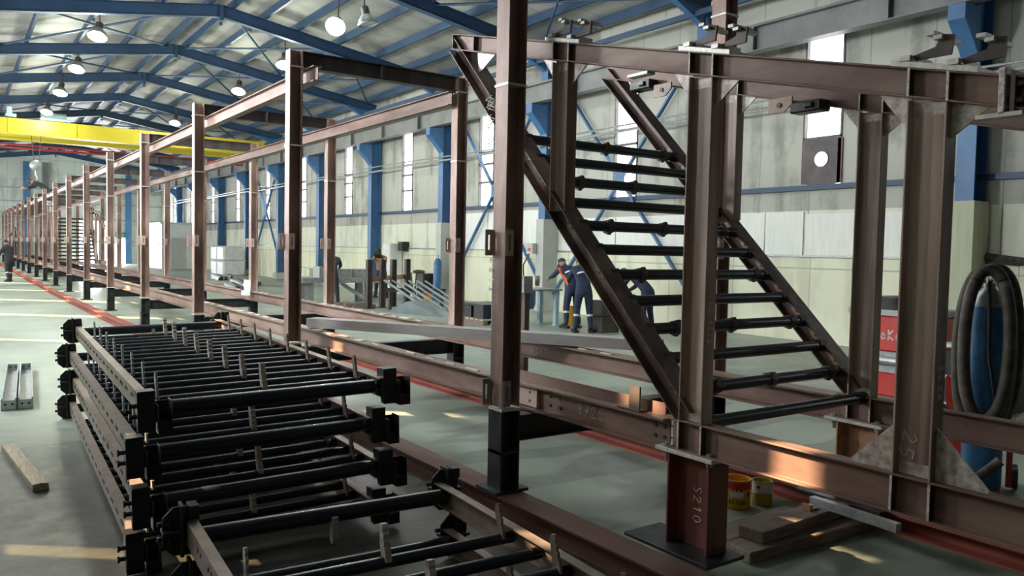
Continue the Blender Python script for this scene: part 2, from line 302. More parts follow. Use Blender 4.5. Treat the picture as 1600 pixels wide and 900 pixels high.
def writing(mb, text, o, right, up, h, wch=None, t=.004, n=None):
    """chalk strokes: o = lower-left corner, right/up unit vectors, h = letter height; n lifts it off the face"""
    right = V(right); up = V(up); nn = right.cross(up).normalized(); wch = wch or h*.6; o = V(o)
    for k, ch in enumerate(text):
        for st in GL[ch]:
            pts = [o+right*(k*wch*1.25+x*wch)+up*(y*h)+nn*.0015 for x, y in st]
            for a, b in zip(pts, pts[1:]):
                e = (b-a).normalized()*t*.4; mb.bar(a-e, b+e, t, .0025, nn)
    return mb

# ================================================================== HALL
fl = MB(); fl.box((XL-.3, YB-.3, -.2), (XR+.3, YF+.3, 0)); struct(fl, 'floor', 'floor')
EZ, RZ = 7.55, 8.75          # underside of the roof sheet at the eaves and ridge
WINR = [(9.36-5.55*2+5.55*k) for k in range(13)]
WINR = [-1.7, 3.8, 9.36, 14.95, 21.4, 26.82, 32.26, 37.66, 43.05, 48.6, 54.2, 59.8, 65.3]
WZ0, WZ1 = 3.09, 5.86
LSL = sorted(list(zip(LWIN[1:], LWID[1:]))+[(5.86, .24), (7.0, .34), (5.58, .26)])  # extra slits added in the unseen wall to land the sun patches
SLIT = {round(2*5.58, 3): (3.8, 4.15), round(2*6.42, 3): (1.6, 2.9), round(2*5.86, 3): (4.75, 5.4), round(2*7.0, 3): (5.3, 5.75), round(2*11.35, 3): (4.3, 5.7), round(2*17.75, 3): (1.6, 4.0)}
def wall_holes(mb, x0, x1, holes, z0, z1, y0=YB, y1=YF, zt=EZ):
    y = y0
    for (a, b) in holes:
        q0, q1 = SLIT.get(round(a+b, 3), (z0, z1)) if x0 < 0 else (z0, z1)
        mb.box((x0, y, 0), (x1, a, zt)); mb.box((x0, a, 0), (x1, b, q0)); mb.box((x0, a, q1), (x1, b, zt)); y = b
    mb.box((x0, y, 0), (x1, y1, zt)); return mb
struct(wall_holes(MB(), XR, XR+.25, [(y-.43, y+.43) for y in WINR], WZ0, WZ1+.25), 'wall_right', 'wall')
struct(wall_holes(MB(), XL-.03, XL, [(y-w_/2, y+w_/2) for y, w_ in LSL], 1.6, 5.6), 'wall_left', 'wall')
eb = MB(); eb.box((XL, YF, 0), (7.84, YF+.25, 7.4)).box((9.95, YF, 0), (XR, YF+.25, 7.4)).box((7.84, YF, 3.35), (9.95, YF+.25, 7.4))
eb.prism([(XL, YF, 7.4), (XR, YF, 7.4), (XR, YF, EZ), (XM, YF, RZ), (XL, YF, EZ)], (0, .25, 0)); struct(eb, 'wall_far', 'wallend')
bk = MB(); bk.prism([(XL, YB, 0), (XR, YB, 0), (XR, YB, EZ), (XM, YB, RZ), (XL, YB, EZ)], (0, -.25, 0)); struct(bk, 'wall_near', 'greydark')
rf = MB()
for xe in (XL-.25, XR+.25):
    ze = EZ-(RZ-EZ)/(XR-XM)*.25
    rf.prism([(xe, YB-.2, ze), (XM, YB-.2, RZ), (XM, YB-.2, RZ+.08), (xe, YB-.2, ze+.08)], (0, YF-YB+.4, 0))
struct(rf, 'ceiling', 'roof')
def roofz(x): return RZ-(RZ-EZ)/(XR-XM)*abs(x-XM)
# windows of the right wall: every window is a column of panes
nw = 0
for y in WINR:
    nw += 1
    z0 = 4.03 if abs(y-9.36) < .1 else WZ0
    fm = MB()
    for a in (y-.43, y+.39): fm.box((XR-.02, a, z0), (XR+.2, a+.04, WZ1+.25))
    cuts = [z0, 3.86, 4.44, 4.82, WZ1+.25] if z0 < 4 else [z0, 4.72, 4.80, WZ1+.25]
    for z in cuts: fm.box((XR-.02, y-.43, z-.02), (XR+.2, y+.43, z+.04))
    wf = struct(fm, 'window_%d' % nw, 'frame')
    pn = MB(); pn.box((XR+.08, y-.40, z0+.02), (XR+.1, y+.40, WZ1+.24)); p = pn.build('pane', 'pane', wf)
# brown fan panel below the nearest window, with its round opening
t = thing('ventilator_panel', 'brown wall panel with a round bright fan opening beneath the nearest right-hand window', 'ventilator', (XR, 9.36, 3.58))
pb = MB(); n = 24; cy, cz, rr = 9.36-.02, 3.62, .14
ring = [(cy+rr*math.cos(2*PI*k/n), cz+rr*math.sin(2*PI*k/n)) for k in range(n)]
sq = []
for k in range(n):
    a = 2*PI*k/n; c, s_ = math.cos(a), math.sin(a); q = max(abs(c)/.43, abs(s_)/.45); sq.append((9.36+c/q, 3.58+s_/q))
for x in (XR-.03, XR+.02):
    vs = [(x, *p) for p in ring]+[(x, *p) for p in sq]; pb.add(vs, [(k, (k+1) % n, (k+1) % n+n, k+n) for k in range(n)])
pb.build('panel', 'panelbrown', t)
q = MB(); q.lathe((XR-.05, cy, cz), [(rr, 0), (rr+.012, 0), (rr+.012, .08), (rr, .08), (rr, 0)], 24, axis=(1, 0, 0)); q.build('fan_ring', 'galv', t)
q = MB(); q.lathe((XR+.06, cy, cz), [(.001, 0), (rr, 0)], 24, axis=(1, 0, 0)); q.build('bright_opening', 'pane', t)
bx = MB(); bx.box((XR-.03, 8.9, 3.14), (XR+.01, 9.0, 4.0)); bx.build('edge_strip', 'primerdark', t)

# blue columns with corbels, crane runway beam, wall rails
COLY = [0.75, 6.4, 12.1, 17.8, 23.5, 29.1, 34.6, 40.1, 45.6, 51.2, 56.8, 62.4]
for k, y in enumerate(COLY):
    t = thing('wall_column', '%s blue steel column along the right wall, counted from the camera' % ORD[k], 'column', (13.72, y, 0), 'blue columns along the right wall')
    near = k in (0, 1)
    b = MB(); b.ibeam((13.72, y, 2.6 if (near or k in (3, 4)) else .0), (13.72, y, 7.1), .4, .3, (1, 0, 0), .012, .018); b.build('shaft', 'blue', t)
    b = MB(); b.prism([(13.52, y-.14, 5.75), (13.0, y-.14, 5.75), (13.0, y-.14, 5.5), (13.3, y-.14, 5.2), (13.52, y-.14, 4.95)], (0, .28, 0)); b.build('corbel', 'blue', t, .008)
    if near:
        b = MB(); b.box((13.45, y-.2, 0), (13.99, y+.2, 2.66)); b.build('cladding', 'olive', t)
    elif k in (3, 4):
        b = MB(); b.box((13.47, y-.17, 0), (13.99, y+.17, 2.6)); b.build('cladding', 'sheetgrey', t)
    elif k < 9:
        b = MB(); b.box((13.4, y-.28, 0), (13.98, y+.28, .32)); b.build('concrete_foot', 'sheetgrey', t, .02)
b = MB(); b.ibeam((13.2, YB, 6.02), (13.2, YF, 6.02), .5, .25, (0, 0, 1), .014, .02)
for y in [2+2.8*k for k in range(24)]: b.box((13.08, y-.02, 5.8), (13.32, y+.02, 6.25))
b.box((13.17, YB, 6.27), (13.23, YF, 6.33))
tag(b.build('crane_runway_beam', 'greybeam'), 'long grey steel crane runway beam on the blue corbels of the right wall', 'beam')
b = MB(); b.ibeam((-.66, YB, 6.02), (-.66, YF, 6.02), .5, .25, (0, 0, 1), .014, .02); b.box((-.69, YB, 6.27), (-.63, YF, 6.33)); b.box((XL, YB, 5.4), (-.9, YF, 5.75))
struct(b, 'trim_1', 'greybeam')
nt_ = 1
def trim(mb, mt):
    global nt_
    nt_ += 1; return struct(mb, 'trim_%d' % nt_, mt)
b = MB(); b.box((13.9, YB, 3.02), (13.995, YF, 3.12)); trim(b, 'bluedk')
b = MB(); b.tube([(13.42, y, 4.66+.03*math.sin(y)) for y in range(-6, 70, 4)], .035, 8); b.tube([(13.36, y, 4.78+.04*math.sin(y*1.7)) for y in range(-6, 70, 3)], .022, 8); 
tag(b.build('wall_conduit', 'galv'), 'pair of grey conduit pipes running along the right wall in front of the windows', 'pipe')
# X bracing in three bays
for k, (y0, y1) in enumerate([(12.3, 17.6), (18.0, 23.3), (40.3, 45.4)]):
    yc, zc, x = (y0+y1)/2, 3.55, 13.85
    t = thing('cross_brace', ['blue X bracing with a square node plate behind the black stair rungs', 'blue X bracing on the right wall seen just left of the nearest tall column', 'blue X bracing on the far right wall beside the stack of white bundles'][k], 'brace', (x, yc, zc), 'X braces on the right wall')
    for (ya, za) in ((y0, .5), (y1, .5), (y0, 6.6), (y1, 6.6)):
        b = MB(); b.bar((x, yc, zc), (x, ya, za), .05, .10, (1, 0, 0)); b.build('brace_bar', 'blue', t)
    b = MB(); b.box((x-.06, yc-.16, zc-.2), (x-.03, yc+.16, zc+.2)); b.build('node_plate', 'blue', t)
# lower cladding on the right wall
b = MB()
for (y0, y1, z0, z1) in [(7.2, 9.65, 1.72, 2.55), (9.7, 10.6, 1.72, 2.6), (10.63, 11.75, 1.72, 2.6), (12.5, 15.2, 1.7, 2.62), (15.25, 17.4, 1.7, 2.6), (18.3, 21.2, 1.72, 2.9), (21.25, 23.2, 1.72, 2.9), (6.75, 7.15, 1.72, 2.58)]: b.box((XR-.03, y0, z0), (XR-.002, y1, z1))
trim(b, 'sheetwhite')
b = MB(); b.box((XR-.02, YB, 0), (XR-.003, 48, 1.68)); trim(b, 'wallcream')
b = MB(); b.box((XR-.05, 6.7, 1.69), (XR-.003, 48, 1.73)); trim(b, 'galv')
b = MB(); b.box((13.1, YB, 0), (13.98, 5.6, .02)); b.box((XR-.5, 24.0, 0.001), (XR-.02, 34, .12)); trim(b, 'sheetgrey')
# end wall: columns, girts
for k, x in enumerate((4.5, 5.75, 11.5)):
    b = MB(); b.ibeam((x, YF-.2, 0), (x, YF-.2, 7.6), .3, .38, (0, 1, 0)); tag(b.build('gable_column', 'blue' if k != 1 else 'greybeam'), ['blue column on the far end wall, leftmost behind the crane hook', 'thin grey column on the far end wall beside the crane hook', 'blue column on the far end wall right of the bright doorway'][k], 'column')
b = MB()
for z in (1.7, 3.4, 4.6, 5.6): b.box((XL, YF-.08, z), (XR, YF-.002, z+.1))
trim(b, 'galv')
b = MB(); b.box((7.84, YF+.05, 0), (9.95, YF+.06, 3.35)); d1 = struct(b, 'door_1', 'pane')
# roof rafters, purlins, bracing
RY = [12.1, 17.8, 23.5, 29.1, 34.6, 40.1, 45.6, 51.2, 56.8, 62.4, 68]
for k, y in enumerate(RY+[6.4, .75]):
    t = thing('roof_rafter', ('%s dark blue pitched roof rafter, counted from the camera' % ORD[k+2]) if k < 11 else ['second dark blue roof rafter, above the right foreground beam', 'first dark blue roof rafter, over the camera'][k-11], 'rafter', (XM, y, RZ), 'blue roof rafters')
    for sg, xe in ((-1, XL+.1), (1, 13.75)):
        b = MB(); xk = xe-sg*1.5; dz = -.44
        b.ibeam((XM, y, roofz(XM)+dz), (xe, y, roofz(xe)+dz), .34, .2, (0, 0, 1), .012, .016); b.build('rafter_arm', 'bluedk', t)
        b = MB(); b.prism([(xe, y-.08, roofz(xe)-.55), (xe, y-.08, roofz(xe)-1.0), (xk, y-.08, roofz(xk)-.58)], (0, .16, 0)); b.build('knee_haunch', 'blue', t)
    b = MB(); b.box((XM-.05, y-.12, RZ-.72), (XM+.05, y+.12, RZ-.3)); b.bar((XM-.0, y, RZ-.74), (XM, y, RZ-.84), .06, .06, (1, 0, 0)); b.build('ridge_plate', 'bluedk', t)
for x in (-.9, .5, 1.9, 3.3, 4.7, 5.95, 6.59, 7.5, 8.5, 9.8, 11.1, 12.3, 13.4):
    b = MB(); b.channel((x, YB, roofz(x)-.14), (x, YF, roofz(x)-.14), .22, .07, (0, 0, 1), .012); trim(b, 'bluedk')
for k in range(0, 9):
    if k in (1, 4, 7): continue
    y0, y1 = RY[k], RY[k+1]; b = MB()
    for (xa, xb) in ((1.2, 6.0), (6.5, 10.0), (10.0, 13.4)):
        za, zb = roofz(xa)-.32, roofz(xb)-.32
        b.tube([(xa, y0, za), (xb, y1, zb)], .035, 6); b.tube([(xa, y1, za), (xb, y0, zb)], .035, 6)
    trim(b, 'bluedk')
b = MB(); b.bar((13.2, YB, 6.9), (13.2, YF, 6.9), .1, .12); trim(b, 'bluedk')

# overhead crane
t = thing('overhead_crane', 'yellow overhead travelling crane spanning the far part of the hall', 'crane', (6.27, 41, 6.35))
b = MB(); b.box((-.66, 41.0, 6.36), (13.2, 41.4, 7.0))
b.box((-.66, 40.95, 6.34), (13.2, 41.45, 6.37)); b.box((-.66, 40.95, 6.98), (13.2, 41.45, 7.01))
for x in (2.0, 4.6, 7.2, 9.8): b.box((x-.02, 40.97, 6.36), (x+.02, 41.43, 7.0))
b.build('girder', 'yellow', t)
b = MB(); b.box((-.66, 43.0, 6.36), (13.2, 43.4, 6.98)); b.box((-.66, 42.95, 6.3), (13.2, 43.45, 6.37)); b.build('girder', 'yellow', t)
for x in (-.66, 13.2):
    b = MB(); b.box((x-.14, 40.4, 6.34), (x+.14, 44.0, 6.6)); b.build('end_carriage', 'yellow', t)
b = MB(); b.box((1.9, 40.96, 7.06), (2.3, 43.3, 7.2)); b.box((3.2, 41.1, 7.06), (4.4, 42.9, 7.16)); b.tube([(3.3, 42, 7.32), (4.3, 42, 7.32)], .22, 14); b.box((1.95, 41.0, 7.2), (2.15, 41.5, 7.5)); b.build('trolley', 'ltblue', t)
for z in (6.05, 6.2):
    b = MB(); b.tube([(-.5, 44.2, z), (13.0, 44.2, z)], .05, 8); b.build('conductor_bar', 'redpipe', t)
b = MB()
for x in (2.85, 3.25): b.tube([(x, 41.2, 6.6), (2.95+(x-2.85)*.5, 41.2, 5.2)], .015, 6)
b.build('hoist_rope', 'scale', t)
b = MB(); b.lathe((3.03, 41.14, 5.05), [(.001, 0), (.2, 0), (.24, .03), (.24, .1), (.2, .13), (.001, .13)], 16, axis=(0, 1, 0)); b.tube([(3.03, 41.2, 4.85), (3.03, 41.2, 4.65), (3.1, 41.2, 4.5), (3.05, 41.2, 4.36), (2.92, 41.2, 4.42)], .035, 8); b.build('hook_block', 'lampbody', t)

# high-bay lamps
LP = [(3.24, 24.3, 'warm'), (3.3, 29.3, 'warm'), (3.33, 34.4, 'warm'), (3.35, 39.9, 'warm'), (7.93, 19.2, 'white'), (8.38, 24.3, 'warm'), (8.5, 29.5, 'warm'), (8.42, 39.2, 'warm'), (8.5, 18.5, 'off')]
LL = ['lit bell lamp, nearest of the left row under the roof', 'lit bell lamp, second of the left row under the roof', 'lit bell lamp, third of the left row under the roof', 'lit bell lamp just above the yellow crane',
      'brilliant white bell lamp, the brightest under the roof', 'small lit bell lamp just left of the second brown portal column', 'lit bell lamp of the right row above the portal rail', 'farthest lit bell lamp of the right row', 'unlit grey bell lamp hanging beside the brilliant white one']
for (x, y, k), lb in zip(LP, LL):
    z = 7.25; t = thing('high_bay_lamp', lb, 'lamp', (x, y, z), 'high-bay lamps')
    ax = V((.2, .38, 1)) if k != 'off' else V((-.2, .1, 1))
    if k == 'white': ax = V((.5, .75, .7))
    ax.normalize()
    b = MB(); b.lathe((x, y, z), [(.25, 0), (.255, .02), (.2, .14), (.11, .24), (.1, .24), (.19, .13), (.245, .0)], 20, axis=ax); b.build('reflector', 'lampbody', t)
    b = MB(); b.lathe(V((x, y, z))+ax*.24, [(.001, 0), (.1, 0), (.1, .18), (.06, .22), (.001, .22)], 14, axis=ax); b.tube([V((x, y, z))+ax*.45, (x+ax.x*.5, y+ax.y*.5, roofz(x+ax.x*.5)-.01)], .02, 6); b.build('ballast_housing', 'scale', t)
    b = MB(); b.lathe(V((x, y, z))+ax*.03, [(.001, -.03), (.1, -.02), (.2, 0), (.1, .01), (.001, .01)], 18, axis=ax); b.build('glass', 'lampbody' if k == 'off' else 'bulb_'+k, t)
    if k != 'off': lamp('lamp_light', 'POINT', V((x, y, z))-ax*.15, 240 if k == 'white' else 110, (.95, 1, .98) if k == 'white' else (.95, 1, .8), shadow_soft_size=.15)

# ================================================================== PORTAL GANTRY
PX0, PX1, PY0, PS = 2.89, 4.935, 4.185, 4.01
def portal():
    t = thing('portal_frame', '', 'steel frame', (0, 0, 0), 'brown portal frames of the gantry')
    for x in (PX0, PX1):
        b = MB(); b.ibeam((x+.07, .07, .68), (x+.07, .07, 3.76), .14, .14, (1, 0, 0), .008, .012); b.build('column', 'column', t, local=True)
        b = MB(); b.ibeam((x+.07, .07, .14), (x+.07, .07, .66), .15, .15, (1, 0, 0), .008, .014); b.box((x-.005, -.005, .37), (x+.145, .145, .39)); b.box((x-.06, -.04, .12), (x+.2, .2, .14)); b.build('foot', 'blackp', t, local=True)
        for z in (.665, 2.765, 3.585):
            b = MB(); b.box((x-.006, -.006, z-.012), (x+.146, .146, z+.004)); b.build('joint_plate', 'silver', t, local=True)
        for z in (1.75,):
            for (xa, ya) in ((x+.004, -.006), (x-.055, .146)):
                b = MB(); b.box((xa, ya, z-.085), (xa+.022, ya+.008, z+.085)); b.box((xa+.036, ya, z-.085), (xa+.06, ya+.008, z+.085)); b.box((xa+.02, ya, z-.085), (xa+.038, ya+.008, z-.05)); b.box((xa+.02, ya, z+.05), (xa+.038, ya+.008, z+.085))
                b.build('slotted_cleat', 'bare2', t, local=True)
    b = MB(); b.ibeam((PX0+.14, .07, 3.67), (PX1, .07, 3.67), .17, .12, (0, 0, 1)); b.box((3.95, .0, 3.58), (3.97, .14, 3.75)); b.build('crossbeam', 'scale', t, local=True)
    b = MB(); b.ibeam((PX0+.15, .07, .53), (PX1-.0, .07, .53), .17, .12, (0, 0, 1)); b.build('tie_beam', 'blackp', t, local=True)
    return t
p0 = portal()
portals = []
for k in range(17):
    y = PY0+PS*k
    o = p0 if k == 0 else copy_tree(p0)
    o.location = (0, y, 0); portals.append(o)
    o['label'] = ('%s brown steel portal frame of the long gantry, counted from the camera' % ORD[k])
# the two nearest columns carry on up past the picture: taller columns, no crossbeam
t = portals[0]
t['label'] = 'nearest portal frame of the gantry, its tall columns running up out of the picture'
for ch in list(t.children):
    if ch.name.startswith('crossbeam') or ch.name.startswith('column'): bpy.data.objects.remove(ch)
for x, y in ((PX0, PY0), (PX1, PY0)):
    b = MB(); b.ibeam((x+.07, y+.07, .68), (x+.07, y+.07, 4.35), .14, .14, (1, 0, 0), .008, .012); o = b.build('column', 'column', t, local=True); o.data.transform(Matrix.Translation((0, -y, 0)))
b = MB(); b.ibeam((PX0+.14, .07, 4.26), (PX1, .07, 4.26), .17, .12, (0, 0, 1)); b.build('crossbeam', 'scale', t, local=True)
# extra cleats near the feet of the nearest column
for (xa, ya) in ((PX0+.004, -.008), (PX0-.055, .146)):
    b = MB(); z = .77; b.box((xa, ya, z-.085), (xa+.022, ya+.008, z+.085)); b.box((xa+.036, ya, z-.085), (xa+.06, ya+.008, z+.085)); b.box((xa+.02, ya, z-.085), (xa+.038, ya+.008, z-.05)); b.box((xa+.02, ya, z+.05), (xa+.038, ya+.008, z+.085))
    b.build('slotted_cleat', 'galv', t, local=True)
b = MB(); writing(b, 'S189', (PX0-.001, .115, 1.42), (0, 0, 1), (0, 1, 0), .06, .05); writing(b, '~~~', (PX0-.001, .135, 2.36), (0, 0, 1), (0, 1, 0), .12, .1, .005)
for o_ in [b]:
    ob = b.build('chalk_mark', 'chalk', t, local=True); ob['label'] = 'white chalk numbers and scribbles'
# top rails under the crossbeams
for k, x in enumerate((3.1, 4.855)):
    b = MB(); b.ibeam((x, 7.95 if k == 0 else 8.2, 3.49), (x, PY0+16*PS, 3.49), .16, .1, (0, 0, 1))
    tag(b.build('top_rail', 'rust'), ['long brown rail under the crossbeams on the left side of the gantry', 'long brown rail under the crossbeams on the right side of the gantry'][k], 'beam', 'top rails of the gantry')
# floor sleepers in red primer
def sleeper(pts, lb, w=.2, h=.12, mt='primer'):
    b = MB()
    for a, c in zip(pts, pts[1:]):
        a = V((*a, 0)); c = V((*c, 0)); b.ibeam(a+V((0, 0, h/2)), c+V((0, 0, h/2)), h, w, (0, 0, 1), .01, .012)
    return tag(b.build('floor_beam', mt), lb, 'beam', 'red primed beams on the floor')
sleeper([(2.94, .9), (2.94, 9.3)], 'dark red-brown steel beam on the floor under the nearest left column', .2, .12, 'browned')
sleeper([(2.86, 13.3), (2.72, 19.2), (2.62, 30), (2.6, 66)], 'orange-red primed beam along the floor left of the far columns', .17)
sleeper([(4.85, .9), (4.83, 12)], 'orange-red primed beam on the floor under the right-hand columns', .22)
# shims under every distant foot so that nothing hovers
for k in range(2, 17):
    for x in (PX0+.07, PX1+.07):
        pass

# long beams between the columns
t = thing('long_beam', 'brown steel floor beam with chalk number 9725 along the left side of the gantry', 'beam', (3.23, 3.05, .62), 'long brown beams of the gantry floor')
b = MB(); b.ibeam((3.23, 3.03, .71), (3.23, 62, .71), .17, .13, (0, 0, 1), .009, .013); b.build('beam', 'rust', t)
b = MB()
for y in [4.6+.35*k for k in range(30)]:
    if random.random() < .8: b.box((3.17+random.random()*.05, y, .794), (3.21+random.random()*.06, y+.12+.1*random.random(), .802))
b.build('weld_seam', 'weld', t)
b = MB(); b.box((3.26, 3.1, .79), (3.27, 4.75, .86)); b.build('edge_strip', 'rust', t)
b = MB(); b.box((3.2, 4.22, .645), (3.224, 4.6, .775)); b.build('splice_plate', 'bare2', t)
b = MB()
for y in (4.0, 4.1, 4.3, 4.5, 3.07, 3.14):
    for z in (.68, .74): b.lathe((3.198 if y > 4.2 else 3.218, y, z), [(.001, 0), (.012, 0), (.012, .02)], 6, axis=(1, 0, 0))
b.build('bolt', 'scale', t); 
b = MB(); writing(b, '9725', (3.2245, 3.83, .675), (0, -1, 0), (0, 0, 1), .07, .055, .003); b.build('chalk_mark', 'chalk', t)
b = MB(); b.box((3.17, 3.22, .797), (3.32, 3.4, .806)); b.box((3.2, 3.25, .806), (3.212, 3.336, .935)); b.build('upright_plate', 'scale', t)
t = thing('long_beam', 'brown steel floor beam with chalk number 5203 along the right side of the gantry', 'beam', (4.8, 3.2, .62), 'long brown beams of the gantry floor')
b = MB(); b.ibeam((4.80, 3.0, .71), (4.80, 62, .71), .17, .16, (0, 0, 1), .009, .013); b.build('beam', 'rust', t)
b = MB()
for y in [5.2+.35*k for k in range(34)]:
    if random.random() < .8: b.box((4.74+random.random()*.05, y, .794), (4.78+random.random()*.06, y+.12+.1*random.random(), .802))
b.build('weld_seam', 'weld', t)
b = MB(); writing(b, '5203', (4.7945, 6.42, .67), (0, -1, 0), (0, 0, 1), .065, .055, .003); b.build('chalk_mark', 'chalk', t)
# grey scaffold board lying across both long beams
b = MB(); b.bar((3.25, 8.45, .86), (5.28, 5.1, .86), .2, .1); tag(b.build('scaffold_board', 'greytimber'), 'long grey box-shaped plank lying diagonally across the two long brown beams', 'plank')
# sheet of white paper / glove left on the far beam
t = thing('welding_mask', 'white welding mask left hanging on the right long beam', 'mask', (4.75, 15.6, .8))
b = MB(); pr = []
for k in range(9):
    a = -1.3+2.6*k/8; pr.append((4.72-.16*math.cos(a)+.04, 15.7-.17*math.sin(a)))
b.add([(x, y, z) for z in (.72, .86, .97, 1.02) for x, y in [(4.8+(px_-4.8)*(1 if z < .95 else .75), 15.7+(py-15.7)*(1 if z < .95 else .75)) for px_, py in pr]], [(r*9+k, r*9+k+1, r*9+k+10, r*9+k+9) for r in range(3) for k in range(8)], True)
b.build('shell', 'white', t)
b = MB(); b.box((4.60, 15.62, .82), (4.612, 15.78, .9)); b.build('visor', 'blackp', t)

# ================================================================== STAIR TRUSS (right foreground)
tr = thing('stair_truss', 'large brown welded stair truss with black rungs in the right foreground', 'steel frame', (3.15, 2.9, 0))
def zb(y): return 2.278+.2455*(y-1.43)
TD = .118
US = V((0, -.2455, 1)).normalized()
W2 = .041
for X in (3.191, 4.761):
    near = X < 4
    # top chord
    b = MB(); b.ibeam((X, .35, zb(.35)+TD/2), (X, 5.34, zb(5.34)+TD/2), TD, .082, US, .007, .009); b.build('top_chord', 'rust', tr, .002)
    # bottom chord
    b = MB(); b.ibeam((X, .1, .735), (X, 2.975, .735), .165, .086, (0, 0, 1), .007, .009); b.build('bottom_chord', 'rust', tr, .002)
    ys = [1.65, 2.825, 3.99] if near else [1.65, 2.825, 3.95]
    for y in ys:
        z0 = .817 if y < 3.5 else 1.96
        b = MB(); b.ibeam((X, y, z0), (X, y, zb(y)+.004), .162, .082, (0, 1, 0), .007, .010); b.build('post', 'poststeel', tr, .002)
        # stiffeners in the top chord
        for dy in (-.078, .078):
            b = MB(); yy = y+dy; c0 = V((X, yy, zb(yy)+.006)); c1 = c0+V((0, 0, TD-.012)); b.bar(c0, c1, .078, .009, (0, 1, 0)); b.build('stiffener', 'scale', tr)
        for dy in (-.083, .073):
            b = MB(); yy = y+dy; b.box((X-.0425, yy, zb(yy)+.004), (X-.0385, yy+.01, zb(yy)+TD)); b.build('weld_seam', 'weld', tr)
        if y < 3.5:
            for dy in (-.078, .078): b = MB(); b.box((X-.039, y+dy-.005, .66), (X+.039, y+dy+.005, .81)); b.build('stiffener', 'scale', tr); b = MB(); b.box((X-.0435, y+dy-.005, .662), (X-.039, y+dy+.005, .808)); b.build('weld_seam', 'weld', tr)
        b = MB(); b.box((X-.0052, y-.066, zb(y)-.06), (X-.0036, y+.066, zb(y)-.012)); b.build('ground_patch', 'ground', tr)
        if y < 3.5: b = MB(); b.box((X-.0052, y-.066, .819), (X-.0036, y+.066, .87)); b.build('ground_patch', 'ground', tr)
        # gussets under the top chord
        for sg in (-1, 1):
            ye = y+sg*.081; b = MB(); L = .14
            b.prism([(X-.005, ye, zb(ye)), (X-.005, ye+sg*L, zb(ye+sg*L)), (X-.005, ye, zb(ye)-L)], (.01, 0, 0)); b.build('gusset', 'ground', tr)
        if y < 2:
            for sg in (-1, 1):
                ye = y+sg*.081; b = MB(); b.prism([(X-.005, ye, .817), (X-.005, ye+sg*.2, .817), (X-.005, ye+sg*.2, .83), (X-.005, ye, 1.03)], (.01, 0, 0)); b.build('gusset', 'ground', tr)
    # diagonal stair stringer
    dirv = V((0, 2.443, 2.414)).normalized(); nrm = V((0, -dirv.z, dirv.y))
    XS = X+.029
    p = V((XS, 2.949, .829))+nrm*.0575; q = V((XS, 5.392, 3.243))+nrm*.0575
    b = MB(); b.ibeam(p-dirv*.06, q-dirv*.01, .115, .14, nrm, .007, .009); b.build('stringer', 'mill', tr, .002)
    for k in range(12):
        b = MB(); c = V((XS, 2.815+.1535*k, .806+.152*k))-nrm*.01
        for dd in ((-.02, .03) if k % 2 else (0,)):
            cc = c+dirv*dd; x0, x1 = (XS-.034, XS-.003) if near else (XS-.012, XS+.03)
            b.tube([(x0, cc.y, cc.z), (x1, cc.y, cc.z)], .008, 8); b.tube([(x1-.014, cc.y, cc.z), (x1-.001, cc.y, cc.z)], .014, 6)
        b.build('bolt_pair' if k % 2 else 'bolt', 'scale', tr)
    # perforated cleats holding the rungs, on the inner side of each web
    sx = 1 if near else -1
    for k in range(12):
        b = MB(); c = V((XS+sx*.012, 2.815+.1535*k, .806+.152*k))+dirv*.085-nrm*.0
        b.bar(c-dirv*.04, c+dirv*.04, .05, .012, (1, 0, 0) if False else nrm.cross(dirv))
        b.tube([c+V((sx*.004, 0, 0)), c+V((sx*.009, 0, 0))], .011, 8, mi=1)
        b.build('cleat', ['rustplate', 'blackp'], tr)
# rungs with clamps
for k in range(12):
    y, z = 2.815+.1535*k, .806+.152*k
    b = MB(); b.tube([(3.23, y, z), (4.78, y, z)], .034, 18); r = b.build('rung', 'tube', tr)
    for xx in (3.24, 4.69): b = MB(); b.tube([(xx, y, z), (xx+.07, y, z)], .041, 14); b.build('end_collar', 'blackp', r)
    if k % 2:
        for xx in (3.5, 4.0, 4.6):
            b = MB(); b.tube([(xx-.02, y, z), (xx+.04, y, z)], .042, 10); b.prism([(xx, y-.045, z+.0), (xx, y-.02, z+.05), (xx, y+.055, z+.03), (xx, y+.05, z-.04), (xx, y, z-.055)], (.03, 0, 0)); b.build('clamp', 'scale', r, .003)
# roller seats on top of the chords above each post
for X in (3.191, 4.761):
    for y in (1.65, 2.825, 3.99):
        if X > 4 and y < 2: continue
        b = MB(); s0 = y-.19; s1 = y+.15
        def tz(yy): return zb(yy)+TD
        b.prism([(X-.05, s0, tz(s0)), (X-.05, s1, tz(s1)), (X-.05, s1, tz(s1)+.022), (X-.05, s0, tz(s0)+.022)], (.2, 0, 0)); pl = b.build('seat_plate', 'silver', tr)
        for c0 in (y+.09, y-.10):
            zz = tz(c0)+.022
            b = MB(); b.box((X-.056, c0-.022, zz), (X+.12, c0+.022, zz+.022)); b.build('foot_bar', 'silver', pl)
            b = MB(); b.prism([(X-.03, c0-.02, zz+.02), (X-.03, c0-.11, zz+.04), (X-.03, c0-.13, zz+.085), (X-.03, c0-.18, zz+.075), (X-.03, c0-.17, zz+.0), (X-.03, c0-.03, zz+.0)], (.012, 0, 0)); b.build('cheek_plate', 'scale', pl)
            b = MB(); b.box((X-.056, c0-.115, zz+.083), (X+.1, c0-.082, zz+.098)); b.box((X-.056, c0-.145, zz+.062), (X+.1, c0-.112, zz+.077)); b.build('guide_bar', 'silver', pl)
